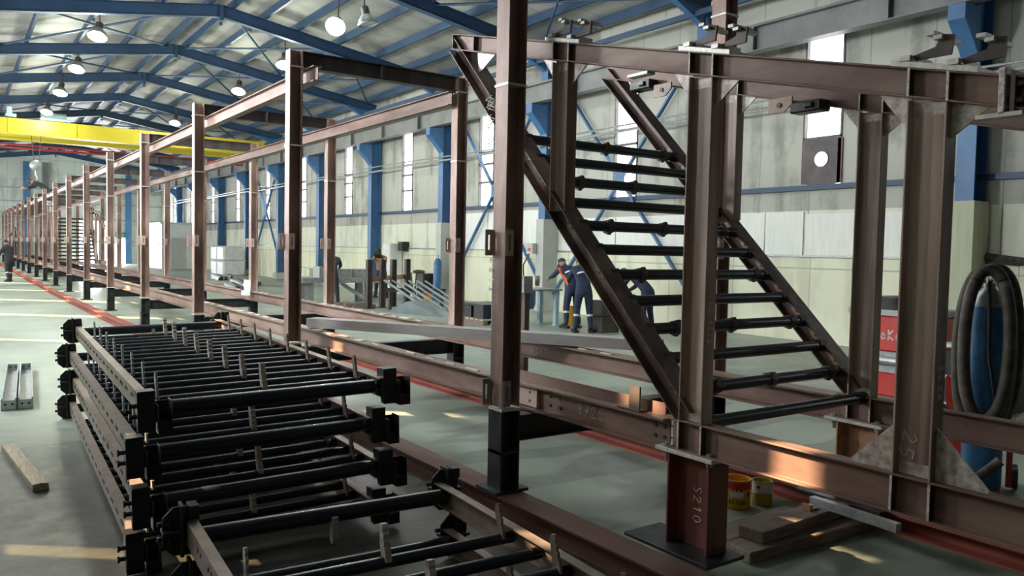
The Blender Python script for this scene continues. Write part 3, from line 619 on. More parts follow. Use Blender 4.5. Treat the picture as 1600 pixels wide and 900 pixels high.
# end flange of the near top chord and bolted splice beyond it
b = MB(); c = V((3.191, 1.37, zb(1.37)+TD/2)); b.bar(c-V((0, .012, 0)), c+V((0, .012, 0)), .11, TD+.05, (0, 0, 1)); b.build('end_flange', 'weld', tr, .003)
b = MB(); c = V((3.191, 1.335, zb(1.335)+TD/2)); b.bar(c-V((0, .008, 0)), c+V((0, .008, 0)), .10, TD+.03, (0, 0, 1))
for dx in (-.028, .028):
    for dz in (-.03, .03): b.lathe(c+V((dx, -.03, dz)), [(.001, 0), (.014, 0), (.014, .03)], 6, axis=(0, 1, 0))
b.build('splice_plate', 'scale', tr)
# stiffener pair at the top-left end of the near chord
for X in (3.191,):
    for yy, mt in ((5.03, 'scale'), (5.33, 'rust')):
        b = MB(); b.bar((X, yy, zb(yy)+.008), (X, yy, zb(yy)+TD-.008), .078, .01, (0, 1, 0)); b.build('stiffener', mt, tr)
    b = MB(); b.prism([(X-.005, 5.02, zb(5.02)), (X-.005, 4.78, zb(4.78)), (X-.005, 5.0, 3.0)], (.01, 0, 0)); b.build('gusset', 'ground', tr)
# lugs hanging under the far chord and the crosswise black braces
for y in (4.62, 3.5):
    X = 4.761; z = zb(y)
    b = MB(); b.prism([(X-.1, y+.05, z), (X-.1, y-.14, z), (X-.1, y-.14, z-.05), (X-.1, y-.08, z-.1), (X-.1, y+.05, z-.1)], (.012, 0, 0)); b.tube([(X-.108, y-.04, z-.05), (X-.1, y-.04, z-.05)], .018, 12, mi=1); b.build('lug_plate', ['bare', 'blackp'], tr)
    b = MB(); ya = y+.1 if y > 4 else y-.36; zz = zb(ya+.1); b.box((X-.1, ya, zz-.055), (X+.02, ya+.24, zz+.02)); b.box((X-.12, ya+.05, zz-.035), (X+.03, ya+.12, zz+.005)); b.build('coupling_block', 'blackp', tr, .01)
for y in (3.2, 1.3):
    b = MB(); b.box((3.14, y, zb(y)-.02), (3.2, y+.16, zb(y)-.004)); b.build('packing_plate', 'silver', tr)
# chalk marks
b = MB(); writing(b, 'S227 P1', (3.215, 2.7435, 1.24), (0, 0, 1), (-1, 0, 0), .042, .026, .003); b.build('chalk_mark', 'chalk', tr)
b = MB(); writing(b, '25', (3.187, 1.70, 1.0), (0, .2, -.98), (0, -.98, -.2), .06, .05, .004); b.build('chalk_mark', 'chalk', tr)
b = MB(); writing(b, 'S202', (3.205, 1.5685, 1.14), (0, 0, 1), (-1, 0, 0), .028, .03, .0018); b.build('chalk_mark', 'chalk', tr)

# pedestals under the truss
def pedestal(X, lb, mark, mt='primerdark'):
    t = thing('pedestal', lb, 'support', (X, 2.83, .12), 'red pedestals under the stair truss')
    b = MB(); b.ibeam((X, 2.83, .14), (X, 2.83, .63), .29, .155, (0, 1, 0), .009, .014); b.build('stub', mt, t, .002)
    b = MB(); b.box((X-.17, 2.6, .12), (X+.12, 3.2, .14)); b.build('base_plate', 'blackp', t, .002)
    b = MB(); b.box((X-.09, 2.66, .63), (X+.09, 3.06, .652)); b.build('cap_plate', 'silver', t, .002)
    b = MB()
    for yy in (2.7, 3.0): b.lathe((X-.06, yy, .575), [(.001, 0), (.012, 0), (.012, .1), (.001, .1)], 6); b.lathe((X-.06, yy, .652), [(.02, 0), (.02, .02), (.001, .02)], 6); b.lathe((X-.06, yy, .61), [(.001, 0), (.02, 0), (.02, .018), (.001, .018)], 6)
    b.build('anchor_bolt', 'galv', t)
    if mark: b = MB(); writing(b, mark, (X-.0055, 2.845, .47), (0, 0, -1), (0, -1, 0), .055, .042, .003); 
    if mark:
        for v in b.v: pass
        b.build('chalk_mark', 'chalk', t)
    return t
pedestal(3.23, 'dark red steel pedestal with chalk number S210 under the near end of the truss', 'S210')
pedestal(4.80, 'orange-brown steel pedestal under the far side of the truss', None, 'rustplate')

# ================================================================== LADDER FRAMES (black tube racks)
def ladder():
    t = thing('roller_rack', '', 'tube rack')
    W, Lg = 1.33, 4.2
    for x, fl_ in ((0, 1), (W, -1)):
        b = MB(); b.channel((x, -.05, 0), (x, Lg, 0), .11, .05, (0, 0, 1), .007, fl_)
        for k in range(17):
            y = .22+.228*k
            for dd in (-.03, .03):
                b.tube([(x-.004*fl_, y+dd, .012), (x+.004*fl_, y+dd, .012)], .012, 6, mi=1)
        b.build('side_rail', ['bare', 'blackp'], t)
    def tb(y, r):
        b = MB(); b.tube([(.02, y, 0), (W-.02, y, 0)], r, 14); b.build('tube', 'tube', t)
    tb(.02, .042); tb(4.12, .042)
    for k in range(15): tb(.23+.228*k, .027)
    for k in range(8):
        y = .23+.228*2*k
        for x in (.09, .66, W-.09):
            b = MB(); th = .012 if x != .66 else .028
            b.prism([(x, y-.035, .01), (x, y+.02, .01), (x, y+.05, .13), (x, y+.045, .155), (x, y+.02, .16), (x, y+.008, .145), (x, y+.012, .13), (x, y-.001, .12), (x, y+.002, .1), (x, y-.01, .09), (x, y-.008, .07), (x, y-.02, .06)], (th, 0, 0)); b.build('hook_plate', 'bare' if x > 1 else 'ground' if x == .66 else 'galv', t)
    b = MB(); b.prism([(.66, 4.06, -.0), (.66, 4.11, 0), (.66, 4.1, -.13), (.66, 4.07, -.14), (.66, 4.05, -.1)], (.028, 0, 0)); b.build('hook_plate', 'ground', t)
    # corner brackets: crossed plates
    for x in (0, W):
        sx = -1 if x == 0 else 1
        for y, sy in ((-.06, -1), (4.2, 1)):
            b = MB()
            if sy > 0:
                c = .045; a0, a1 = x-.1 if sx < 0 else x-.06, x+.06 if sx < 0 else x+.1; z0, z1 = -.105, .122
                b.prism([(a0, y, z0+c), (a0+c, y, z0), (a1-c*.4, y, z0), (a1, y, z0+c*.4), (a1, y, z1-c*.4), (a1-c*.4, y, z1), (a0+c, y, z1), (a0, y, z1-c)], (0, .012, 0))
                xm = (a0+a1)/2
                b.box((xm-.008, y-.04, z0), (xm+.008, y+.05, z1+.012)); b.box((a0-.004, y-.035, .005), (a1+.004, y+.05, .02))
                b.box((a1-.05, y-.03, z1-.05), (a1-.005, y+.06, z1+.004))
                for q in (-.04, .045): b.lathe((a0+.03, y-.012, q), [(.001, 0), (.011, 0), (.011, .014)], 6, axis=(0, 1, 0))
                for dz in (-.03, .04): b.lathe((a0-.02, y+.03, dz), [(.001, 0), (.013, 0), (.013, .03)], 6, axis=(1, 0, 0))
            else:
                # folded end plate with an open pocket beside it
                a0 = x-.045 if sx < 0 else x-.03
                b.box((a0, y-.012, -.1), (a0+.085, y, .11)); b.prism([(a0, y-.012, .1), (a0, y-.012, -.02), (a0, y+.02, -.1), (a0, y+.09, .02), (a0, y+.09, .11)], (.008, 0, 0)); b.box((a0, y-.012, .1), (a0+.085, y+.08, .112))
                p0_ = a0+.09 if sx < 0 else a0+.088
                b.box((p0_, y-.05, -.11), (p0_+.006, y+.05, .04)); b.box((p0_+.064, y-.05, -.11), (p0_+.07, y+.05, .06)); b.box((p0_, y-.05, -.052), (p0_+.07, y+.05, -.044)); b.box((p0_, y+.04, -.11), (p0_+.07, y+.048, .05)); b.box((p0_+.004, y-.046, -.11), (p0_+.066, y-.04, -.05))
                for dz in (-.02, .035): b.lathe((a0-.035, y+.02, dz), [(.001, 0), (.013, 0), (.013, .036)], 6, axis=(1, 0, 0)); b.lathe((a0-.038, y+.02, dz), [(.001, 0), (.02, 0), (.02, .01), (.001, .01)], 6, axis=(1, 0, 0))
            b.build('corner_bracket', 'blackp', t, .002)
    return t
lad = ladder()
def put(o, loc, rz, tilt, label, group):
    o.location = loc; o.rotation_euler = (0, tilt, rz); o['label'] = label; o['group'] = group; return o
ROT = -math.radians(2.0); TILT = -math.radians(1.3)
GR = 'stacked black tube racks'
put(lad, (.80, 4.40, .835), ROT, TILT, 'black tube rack on top of the four-high stack at left', GR)
for k, (dx, dy, lb) in enumerate([(-.045, .05, 'black tube rack second from the top of the four-high stack at left'), (-.03, -.03, 'black tube rack third from the top of the four-high stack at left'), (-.05, .02, 'black tube rack lying at the bottom of the four-high stack at left')]):
    put(copy_tree(lad), (.80+dx, 4.40+dy, .835-.243*(k+1)), ROT, TILT, lb, GR)
R2_ = -math.radians(3.5)
put(copy_tree(lad), (.615, -.36, .36), R2_, 0, 'black tube rack cut off by the bottom edge, on top of the pair in front', GR)
put(copy_tree(lad), (.64, -.42, .115), R2_, 0, 'black tube rack underneath the one cut off by the bottom edge', GR)

# ================================================================== SMALL THINGS NEAR THE CAMERA
for k, (x0, x1) in enumerate(((.37, .50), (.515, .645))):
    b = MB(); s_ = V((.18, 2.75, 0)); a = V((x0, 9.3, 0)); w_ = x1-x0
    for (u0, u1, z0, z1) in ((0, w_, .0, .012), (0, .012, 0, .12), (w_-.012, w_, 0, .12)): b.prism([a+V((u0, 0, z0)), a+V((u1, 0, z0)), a+V((u1, 0, z1)), a+V((u0, 0, z1))], s_)
    t = tag(b.build('steel_channel', 'galv'), ['grey steel channel on the floor, left one of the pair', 'grey steel channel on the floor, right one of the pair'][k], 'channel', 'pair of steel channels')
    for f in (0, 1):
        b = MB(); c = a+s_*f; b.prism([c+V((.012, 0, .012)), c+V((w_-.012, 0, .012)), c+V((w_-.012, 0, .1)), c+V((.012, 0, .1))], (0, .01*(1 if f == 0 else -1), 0))
        for u in (.035, w_-.035): b.tube([c+V((u, -.002 if f == 0 else -.012, .06)), c+V((u, .002, .06))], .012, 8, mi=1)
        b.build('end_plate', ['galv', 'blackp'], t)
b = MB(); a = V((.30, 7.5, .0)); d = V((.12, -1.33, 0)); sd = V((.995, .09, 0))*.1
b.prism([a, a+sd, a+sd*.97+V((0, 0, .05)), a+sd*.5+V((0, 0, .056)), a+V((0, 0, .05))], d); tag(b.build('wooden_batten', 'wood', bevel=.004), 'short pale wooden batten lying alone on the floor at left', 'plank')
# crumpled orange paper strip is sunlight; timber planks below the truss
for lb, a, d, wv, h in (('lowest dirty timber plank on the floor under the truss', (3.555, 2.72, 0), (1.125, -.06, 0), (.03, .2, 0), .07),
                        ('dirty timber plank lying on top of the lowest one under the truss', (3.72, 2.76, .0701), (.9, .03, 0), (-.01, .17, 0), .07),
                        ('long flat dirty board on the floor beside the two paint cans', (3.68, 2.95, 0), (.82, .03, 0), (0, .2, 0), .05)):
    b = MB(); a = V(a); wv = V(wv); b.prism([a, a+wv, a+wv+V((0, 0, h)), a+V((0, 0, h))], d); tag(b.build('timber_plank', 'wooddk', bevel=.006), lb, 'plank', 'timber planks under the truss')
b = MB(); b.bar((4.42, 2.93, .165), (4.39, 2.35, .165), .05, .05); b.build; tag(b.build('flat_bar', 'galv'), 'grey steel flat bar on the planks beneath the bottom chord', 'bar')
t = thing('clip', 'small brass-coloured clip lying on the timber planks', 'clip', (4.38, 2.86, .14))
b = MB(); b.box((4.27, 2.84, .1405), (4.36, 2.9, .15)); b.box((4.27, 2.84, .15), (4.285, 2.9, .18)); b.build('clip_body', 'rustplate', t)
b = MB(); b.lathe((4.315, 2.87, .15), [(.001, 0), (.014, 0), (.014, .02), (.001, .02)], 6); b.build('nut', 'canyellow', t)
def can(x, y, r, h, lb, kind):
    t = thing('paint_can', lb, 'can', (x, y, 0), 'paint cans under the truss')
    b = MB(); b.lathe((x, y, 0), [(.001, .002), (r*.97, .002), (r, .006), (r, h*.66), (r*1.0, h)], 28); b.lathe((x, y, 0), [(r, h), (r*1.03, h+.004), (r*.96, h+.004), (r*.94, h-.03), (r*.94, .01), (.001, .01)], 28); b.build('body', 'canyellow' if kind else 'can2', t)
    b = MB(); b.lathe((x, y, 0), [(r+.0012, h*(.70 if kind else .58)), (r+.0012, h*.97)], 28); b.build('label_band', 'canred' if kind else 'white', t)
    # front direction faces the camera side
    fd = V((-.77, -.63, 0)); rt = V((.63, -.77, 0))
    def on(u, z, e=.002):
        a = u/r; d = fd*math.cos(a)+rt*math.sin(a); return V((x, y, z))+d*(r+e)
    def decal(name, polys, mt):
        b = MB()
        for pl in polys: b.add([on(u, z) for u, z in pl], [tuple(range(len(pl)))])
        b.build(name, mt, t)
    if kind:
        for name, us in (('emblem', (-.035, -.012, .012, .03)),):
            decal(name, [[(u+.02*math.cos(a*PI/4)*.7, .1+.022*math.sin(a*PI/4)) for a in range(8)] for u in us], 'white')
        decal('emblem_black', [[(-.04, .125), (-.005, .16), (0, .125)], [(.01, .125), (.03, .135), (.035, .12)]], 'blackp')  # black shapes above the white emblem
        decal('hazard_diamond', [[(.062, .1), (.08, .125), (.098, .1), (.08, .075)]], 'canred')
        b = MB()
        for k, ch in enumerate('KATUN'):
            for st in GL[ch]:
                for (xa, ya), (xb, yb) in zip(st, st[1:]):
                    u0 = -.055+k*.022; pa, pb_ = on(u0+xa*.018, .035+ya*.026, .002), on(u0+xb*.018, .035+yb*.026, .002); b.bar(pa, pb_, .004, .002, fd)
        b.build('lettering', 'blackp', t)
    else:
        decal('round_emblem', [[(-.03+.011*math.cos(a*PI/5), h*.8+.011*math.sin(a*PI/5)) for a in range(10)]], 'blackp')
        b = MB(); b.lathe((x, y, h*.52), [(r, 0), (r+.004, .003), (r, .006)], 24); b.build('rim_bead', 'galv', t)
can(4.33, 3.44, .088, .19, 'open yellow paint can with red band and dark lettering on the floor', 1)
can(4.52, 3.38, .068, .16, 'smaller paint can with white and olive-yellow label beside the yellow one', 0)
# cable loop on the floor
b = MB(); pts = [(5.55+.22*math.cos(a*PI/10), 5.25+.35*math.sin(a*PI/10), .012) for a in range(0, 18)]; b.tube(pts, .009, 6); tag(b.build('cable_loop', 'scale'), 'thin loop of cable lying on the floor behind the stair', 'cable')

# gas cylinder with hose coil
t = thing('gas_cylinder', 'tall blue gas cylinder standing under the coil of black hose at right', 'gas cylinder', (6.28, 2.76, 0))
b = MB(); b.lathe((6.28, 2.76, 0), [(.001, .012), (.13, .012), (.135, .03), (.135, 1.28), (.125, 1.36)], 28); b.build('body', 'cyl', t)
b = MB(); b.lathe((6.28, 2.76, 0), [(.125, 1.36), (.1, 1.43), (.06, 1.48), (.04, 1.5), (.04, 1.53), (.001, 1.53)], 24); b.build('shoulder', 'galv', t)
b = MB(); b.tube([(6.28, 2.76, 1.53), (6.28, 2.76, 1.62)], .022, 10); b.tube([(6.22, 2.68, 1.57), (6.33, 2.83, 1.57)], .018, 8); b.lathe((6.28, 2.76, 1.62), [(.04, 0), (.045, .012), (.04, .03), (.001, .03)], 12); b.sphere((6.2, 2.66, 1.57), .035, 10); b.build('valve', 'galv', t)
rt = V((.40, -.9165, 0)); fw = V((.9165, .40, 0))
HB = V((6.28, 2.76, 0))
hs = thing('hose_coil', 'thick black rubber hose hung in long loops over the blue gas cylinder', 'hose', HB+V((0, 0, .5)))
for k, (cx, hw, ht, zc, off) in enumerate([(-.015, .165, .6, 1.03, -.19), (.0, .14, .53, 1.1, -.28), (.03, .175, .62, 1.02, .2)]):
    pts = []
    for a in range(49):
        an = 2*PI*a/48
        s1, c1 = math.sin(an), math.cos(an); x_ = cx+hw*math.copysign(abs(s1)**.82, s1); z_ = zc+ht*math.copysign(abs(c1)**.92, c1)
        f_ = off*(1-.25*math.cos(an)) if abs(off) < .21 else off*(1-.15*math.cos(an))
        if z_ > 1.5: f_ = f_*.6
        pts.append(HB+rt*x_+fw*f_+V((0, 0, z_)))
    b = MB(); b.tube(pts, .042, 16, cap=False); b.build('hose_loop', 'hose', hs)
b = MB(); b.tube([HB+rt*(-.24)+fw*(-.2)+V((0, 0, .62)), HB+rt*(-.36)+fw*(-.2)+V((0, 0, .45)), HB+rt*(-.33)+fw*(-.15)+V((0, 0, .3)), HB+rt*(-.2)+fw*(-.2)+V((0, 0, .18)), HB+rt*(-.02)+fw*(-.23)+V((0, 0, .12)), HB+rt*(.12)+fw*(-.2)+V((0, 0, .26))], .036, 12); b.build('loose_end', 'hose', hs)
b = MB(); b.tube([HB+fw*-.14+V((0, 0, 1.55)), HB+fw*-.19+rt*.02+V((0, 0, 1.0)), HB+fw*-.17+rt*.1+V((0, 0, .5))], .012, 8); b.build('strap', 'blackp', hs)
ct = thing('cylinder_trolley', 'red steel trolley carrying the blue gas cylinder', 'trolley', HB)
b = MB(); c = HB+rt*-.22; b.prism([c+fw*.05+V((0, 0, .05)), c+rt*.16+fw*.05+V((0, 0, .05)), c+rt*.16+fw*.05+V((0, 0, .55)), c+rt*-.02+fw*.05+V((0, 0, .82)), c+rt*-.04+fw*.05+V((0, 0, .8))], fw*.02); b.build('side_plate', 'redpaint', ct)
b = MB(); b.prism([HB+rt*-.2-fw*.13, HB+rt*.13-fw*.13, HB+rt*.13+fw*.16, HB+rt*-.2+fw*.16], (0, 0, .011)); b.build('foot_plate', 'redpaint', ct)
b = MB(); b.prism([HB+rt*.16+fw*.03+V((0, 0, .02)), HB+rt*.2+fw*.03+V((0, 0, .02)), HB+rt*.2+fw*.03+V((0, 0, .3)), HB+rt*.16+fw*.03+V((0, 0, .3))], fw*.04); b.build('upright', 'redpaint', ct)
for s_ in (-.0, .13):
    b = MB(); b.lathe(HB+rt*(.22)+fw*(.1+s_)+V((0, 0, .08)), [(.001, -.02), (.075, -.02), (.08, 0), (.075, .02), (.001, .02)], 16, axis=rt); b.build('wheel', 'hose', ct)
# red punching machine half hidden behind the posts
t = thing('punching_machine', 'red workshop punching machine with grey band, half hidden between two brown posts', 'machine', (9.8, 5.2, 0))
b = MB(); b.box((9.32, 4.75, .56), (10.3, 5.75, 1.0)); b.box((9.36, 4.8, .0), (10.3, 5.7, .3)); b.build('body', 'redpaint', t, .02)
b = MB(); b.box((9.36, 4.8, .3), (10.3, 5.7, .57)); b.tube([(9.3, 4.75, .45), (9.3, 5.4, .45)], .05, 12); b.build('table', 'galv', t)
b = MB(); b.box((9.31, 4.74, 1.0), (10.31, 5.76, 1.07)); b.build('top_plate', 'sheetgrey', t)
b = MB(); b.lathe((9.75, 5.25, 1.07), [(.42, 0), (.42, .08), (.36, .15), (.001, .17)], 20); b.build('motor_cover', 'blackp', t)
b = MB(); writing(b, 'GeKa', (9.319, 5.42, .71), (0, -1, 0), (0, 0, 1), .11, .075, .018); b.build('lettering', 'white', t)
t = thing('wire_crate', 'dark crate with pale bars behind the black hose', 'crate', (9.4, 4.2, 0))
b = MB(); b.box((9.3, 3.9, 0), (9.9, 4.55, .66)); b.build('load', 'blackp', t)
b = MB()
for y in (3.88, 4.1, 4.33, 4.57):
    b.box((9.27, y-.01, 0), (9.29, y+.01, .74))
for z in (.05, .36, .72): b.box((9.26, 3.86, z-.02), (9.29, 4.59, z+.02))
b.box((9.26, 3.86, .7), (9.95, 4.59, .74)); b.build('bars', 'white', t)
# rag hanging on the wall rail, steel lever
b = MB(); b.add([(13.93, 6.25, 1.83), (13.93, 5.5, 1.74), (13.93, 5.3, 1.68), (13.93, 5.7, 1.62), (13.93, 6.25, 1.64), (13.86, 6.2, 1.75), (13.85, 5.75, 1.70), (13.9, 5.42, 1.69)], [(0, 5, 4), (0, 1, 6, 5), (1, 2, 7, 6), (2, 3, 7), (3, 4, 5, 6), (3, 6, 7), (0, 4, 3, 2, 1)]); tag(b.build('rag', 'hose'), 'dark rag lying on the ledge of the cream wall above the hose coil', 'rag')
b = MB(); b.bar((6.62, 2.62, 1.45), (6.66, 2.63, 1.68), .035, .02); b.build('lever', 'scale', hs)

# ================================================================== RIGHT-HAND WORK AREA
t = thing('workbench', 'light blue workbench with a blue bin below, in front of the two bending workers', 'workbench', (10.7, 14.2, 0))
b = MB(); b.box((9.9, 14.15, .8), (11.4, 14.95, .84)); b.build('top', 'galv', t)
for x, y in ((10.0, 14.25), (11.3, 14.25), (10.0, 14.85), (11.3, 14.85)):
    b = MB(); b.box((x-.05, y-.05, 0), (x+.05, y+.05, .8)); b.box((x-.08, y-.08, 0), (x+.08, y+.08, .02)); b.build('leg', 'ltblue', t)
b = MB(); b.lathe((10.5, 14.5, .4), [(.001, 0), (.28, 0), (.32, .1), (.32, .4), (.28, .4)], 18); b.build('bin', 'cyl', t)
b = MB(); b.box((10.2, 14.2, .84), (10.36, 14.35, .92)); b.tube([(10.28, 14.28, .92), (10.3, 14.3, .99)], .03, 8); tag(b.build('hand_tool', 'redpaint'), 'small red hand tool on the light blue workbench', 'tool')
t = thing('roller_stand', 'slim mauve-grey roller stand with a steel wheel behind the nearest column', 'stand', (5.56, 7.6, 0))
b = MB(); b.box((5.53, 7.57, 0), (5.6, 7.65, 1.2)); b.box((5.4, 7.45, 0), (5.7, 7.75, .015)); b.build('post', 'mill', t)
b = MB(); b.box((5.49, 7.54, 1.2), (5.62, 7.66, 1.4)); b.build('head', 'galv', t)
b = MB(); b.lathe((5.66, 7.5, 1.36), [(.001, -.03), (.07, -.03), (.075, -.01), (.075, .02), (.001, .03)], 18, axis=(1, -.8, 0)); b.build('wheel', 'galv', t)
t = thing('switch_box', 'grey wall switch box with hanging cables on the pale column', 'switch box', (13.3, 18.05, 1.7))
b = MB(); b.box((13.3, 17.9, 1.62), (13.44, 18.2, 1.92)); b.build('box', 'sheetgrey', t)
b = MB(); b.tube([(13.34, 18.1, 1.62), (13.25, 18.25, 1.3), (13.3, 18.3, .9), (13.4, 18.2, .3)], .02, 6); b.build('cable', 'hose', t)
b = MB(); b.box((13.28, 18.0, 1.7), (13.3, 18.1, 1.78)); b.build('switch', 'redpaint', t)
for k, (x, y, z, lb) in enumerate([(11.15, 12.5, 0, 'dark grey steel block on the floor right of the two bending workers'), (11.2, 12.55, .34, 'dark grey steel block stacked on the one right of the bending workers')]):
    b = MB(); b.box((x, y, z+.001), (x+.5, y+.4, z+.32)); b.box((x-.01, y-.01, z+.3), (x+.51, y+.41, z+.335)); tag(b.build('steel_block', 'scale', bevel=.01), lb, 'block', 'steel blocks beside the workers')
t = thing('yellow_bucket', 'yellow bucket on the floor behind the right bending worker', 'bucket', (11.75, 14.3, 0))
b = MB(); b.lathe((11.75, 14.3, 0), [(.001, .01), (.13, .01), (.17, .42), (.18, .43), (.16, .43)], 16); b.build('body', 'canyellow', t)
t = thing('pallet', 'wooden pallet with dark blocks on the floor left of the nearest column', 'pallet', (10.2, 15.4, 0))
b = MB()
for x in (9.8, 10.2, 10.6): b.box((x-.06, 14.9, 0), (x+.06, 16.1, .1))
b.build('runner', 'wooddk', t)
b = MB()
for k in range(6): b.box((9.72, 14.9+.2*k, .1), (10.68, 15.04+.2*k, .13))
b.build('deck', 'wood', t)
b = MB(); b.box((9.8, 15.0, .131), (10.6, 15.4, .42)); b.box((9.85, 15.6, .131), (10.6, 16.0, .4)); b.box((9.78, 14.98, .42), (10.62, 16.02, .46)); tag(b.build('steel_offcut', 'blackp'), 'dark steel offcuts piled on the wooden pallet', 'offcut')

# four short posts with a red bar
for k, (x, y) in enumerate(((9.45, 20.3), (9.98, 20.55), (10.52, 20.95), (11.5, 21.95))):
    t = thing('stub_post', ['leftmost short dark steel post standing on the floor beyond the gantry', 'short dark steel post, second from left, beyond the gantry', 'short dark steel post, third from left, beyond the gantry', 'rightmost short dark steel post beside the tilted pipes'][k], 'post', (x, y, 0), 'four short steel posts')
    b = MB(); b.ibeam((x, y, .015), (x, y, 1.37), .15, .14, (1, 0, 0)); b.build('shaft', 'scale', t)
    b = MB(); b.box((x-.13, y-.13, 0), (x+.13, y+.13, .015)); b.build('base_plate', 'blackp', t)
b = MB(); b.bar((9.42, 20.36, .82), (11.5, 22.08, .82), .05, .14); tag(b.build('cross_bar', 'rustplate'), 'orange-red bar fixed across the short steel posts', 'bar')
# folded grey sheet
t = MB(); t.add([(9.45, 19.2, 0), (9.9, 16.9, 0), (10.3, 17.0, .02), (9.95, 19.3, .02), (9.55, 18.2, .34), (10.0, 18.1, .36)], [(0, 1, 4), (1, 2, 5, 4), (2, 3, 5), (3, 0, 4, 5)])
tag(t.build('folded_sheet', 'cyl'), 'grey-blue folded sheet metal hopper lying on the floor in front of the pipes', 'sheet metal'); bpy.data.objects['folded_sheet'].data.materials[0] = M['galvs']
for k in range(6):
    b = MB(); b.tube([(9.75+.2*k, 19.95-.1*k, .80), (10.2+.2*k, 18.1-.1*k, .045)], .028 if k % 2 else .04, 8)
    t = tag(b.build('leaning_pipe', 'galvs'), '%s grey pipe of the sloping bundle beyond the gantry, from the left' % ORD[k], 'pipe', 'sloping pipe bundle')
b = MB(); b.ibeam((9.65, 19.62, .56), (11.1, 18.9, .56), .1, .1, (0, 0, 1)); b.box((9.7, 19.53, 0), (9.78, 19.61, .51)); b.box((10.95, 18.9, 0), (11.03, 18.98, .51)); tag(b.build('trestle', 'scale'), 'dark steel trestle carrying the sloping pipe bundle', 'trestle')
# bench with grey castings
t = thing('welding_bench', 'grey steel welding bench beyond the gantry, with grey metal boxes on it', 'workbench', (9.4, 23, 0))
b = MB(); b.box((8.3, 22.4, .62), (10.9, 23.5, .78)); b.build('top', 'galv', t)
for x in (8.6, 10.5):
    b = MB(); b.ibeam((x, 22.6, 0), (x, 22.6, .62), .2, .2, (0, 1, 0)); b.build('leg', 'galv', t); b = MB(); b.ibeam((x, 23.3, 0), (x, 23.3, .62), .2, .2, (0, 1, 0)); b.build('leg', 'galv', t)
b = MB(); b.bar((10.5, 22.6, .05), (9.6, 22.6, .6), .1, .1); b.build('brace', 'galv', t)
for k in range(3):
    b = MB(); b.box((8.95+.55*k, 22.7, .781), (9.45+.55*k, 23.2, 1.03 if k else 1.1))
    for j in range(3): b.box((8.95+.55*k-.005+.17*j, 22.69, .8), (8.96+.55*k+.17*j, 23.21, 1.03))
    tag(b.build('casting_box', 'galv'), '%s grey metal box on the welding bench, from the left' % ORD[k], 'metal box', 'boxes on the welding bench')
b = MB()
for k in range(5): b.box((8.3+.2*k, 20.9-.1*k, .001+.05*(k % 2)), (8.95+.2*k, 21.2-.1*k, .09+.05*(k % 2)))
tag(b.build('scrap_heap', 'wooddk'), 'low heap of flat scrap on the floor left of the short posts', 'scrap'); bpy.data.objects['scrap_heap']['kind'] = 'stuff'
# by the wall
t = thing('gas_cylinder', 'pale blue gas cylinder leaning at the wall column beyond the gantry', 'gas cylinder', (13.1, 22.9, 0))
ax = V((.10, .12, 1)).normalized(); b = MB(); b.lathe((13.0, 22.75, .03), [(.001, 0), (.125, 0), (.13, .02), (.13, 1.2), (.1, 1.32), (.04, 1.38), (.001, 1.38)], 18, axis=ax); b.build('body', 'cyl', t)
b = MB(); b.tube([V((13.0, 22.75, .03))+ax*1.38, V((13.0, 22.75, .03))+ax*1.5], .03, 8); b.build('valve', 'galv', t)
t = thing('paint_bucket', 'red and yellow bucket on the floor beside the leaning pale blue cylinder', 'bucket', (12.6, 22.6, 0))
b = MB(); b.lathe((12.6, 22.6, 0), [(.001, .01), (.13, .01), (.15, .2)], 16); b.build('body', 'canyellow', t); b = MB(); b.lathe((12.6, 22.6, 0), [(.15, .2), (.165, .36), (.001, .36)], 16); b.build('rim_band', 'redpaint', t)
t = thing('cabinet', 'white upright cabinet at the wall beyond the short posts', 'cabinet', (13.6, 27.4, 0))
b = MB(); b.box((13.45, 27.05, .0), (13.95, 27.75, 1.88)); b.build('body', 'white', t, .01); b = MB(); b.box((13.43, 27.08, .1), (13.45, 27.72, 1.84)); b.build('door', 'ltblue', t); bpy.data.objects[t.children[-1].name].data.materials[0] = M['white']
b = MB(); b.box((13.7, 26.6, 1.6), (13.99, 26.95, 1.95)); tag(b.build('junction_box', 'blackp'), 'black junction box on the wall beside the white cabinet', 'box')
t = thing('welder_unit', 'black welding set with hanging torch cables at the cream wall', 'welding set', (13.4, 24.0, 0))
b = MB(); b.box((13.1, 23.85, .06), (13.6, 24.3, .85)); b.build('housing', 'blackp', t, .01)
b = MB(); b.box((13.2, 24.35, 0), (13.9, 25.4, .8)); b.build('table', 'wallcream', t)
b = MB(); b.sphere((13.5, 24.9, .88), .3, 12, (.7, 1, .25)); b.tube([(13.2, 24.9, .85), (13.15, 24.8, .5), (13.2, 24.7, .05)], .03, 6); b.tube([(13.2, 24.5, .85), (13.1, 24.4, .45), (13.15, 24.5, .03)], .03, 6); b.build('cables', 'hose', t)
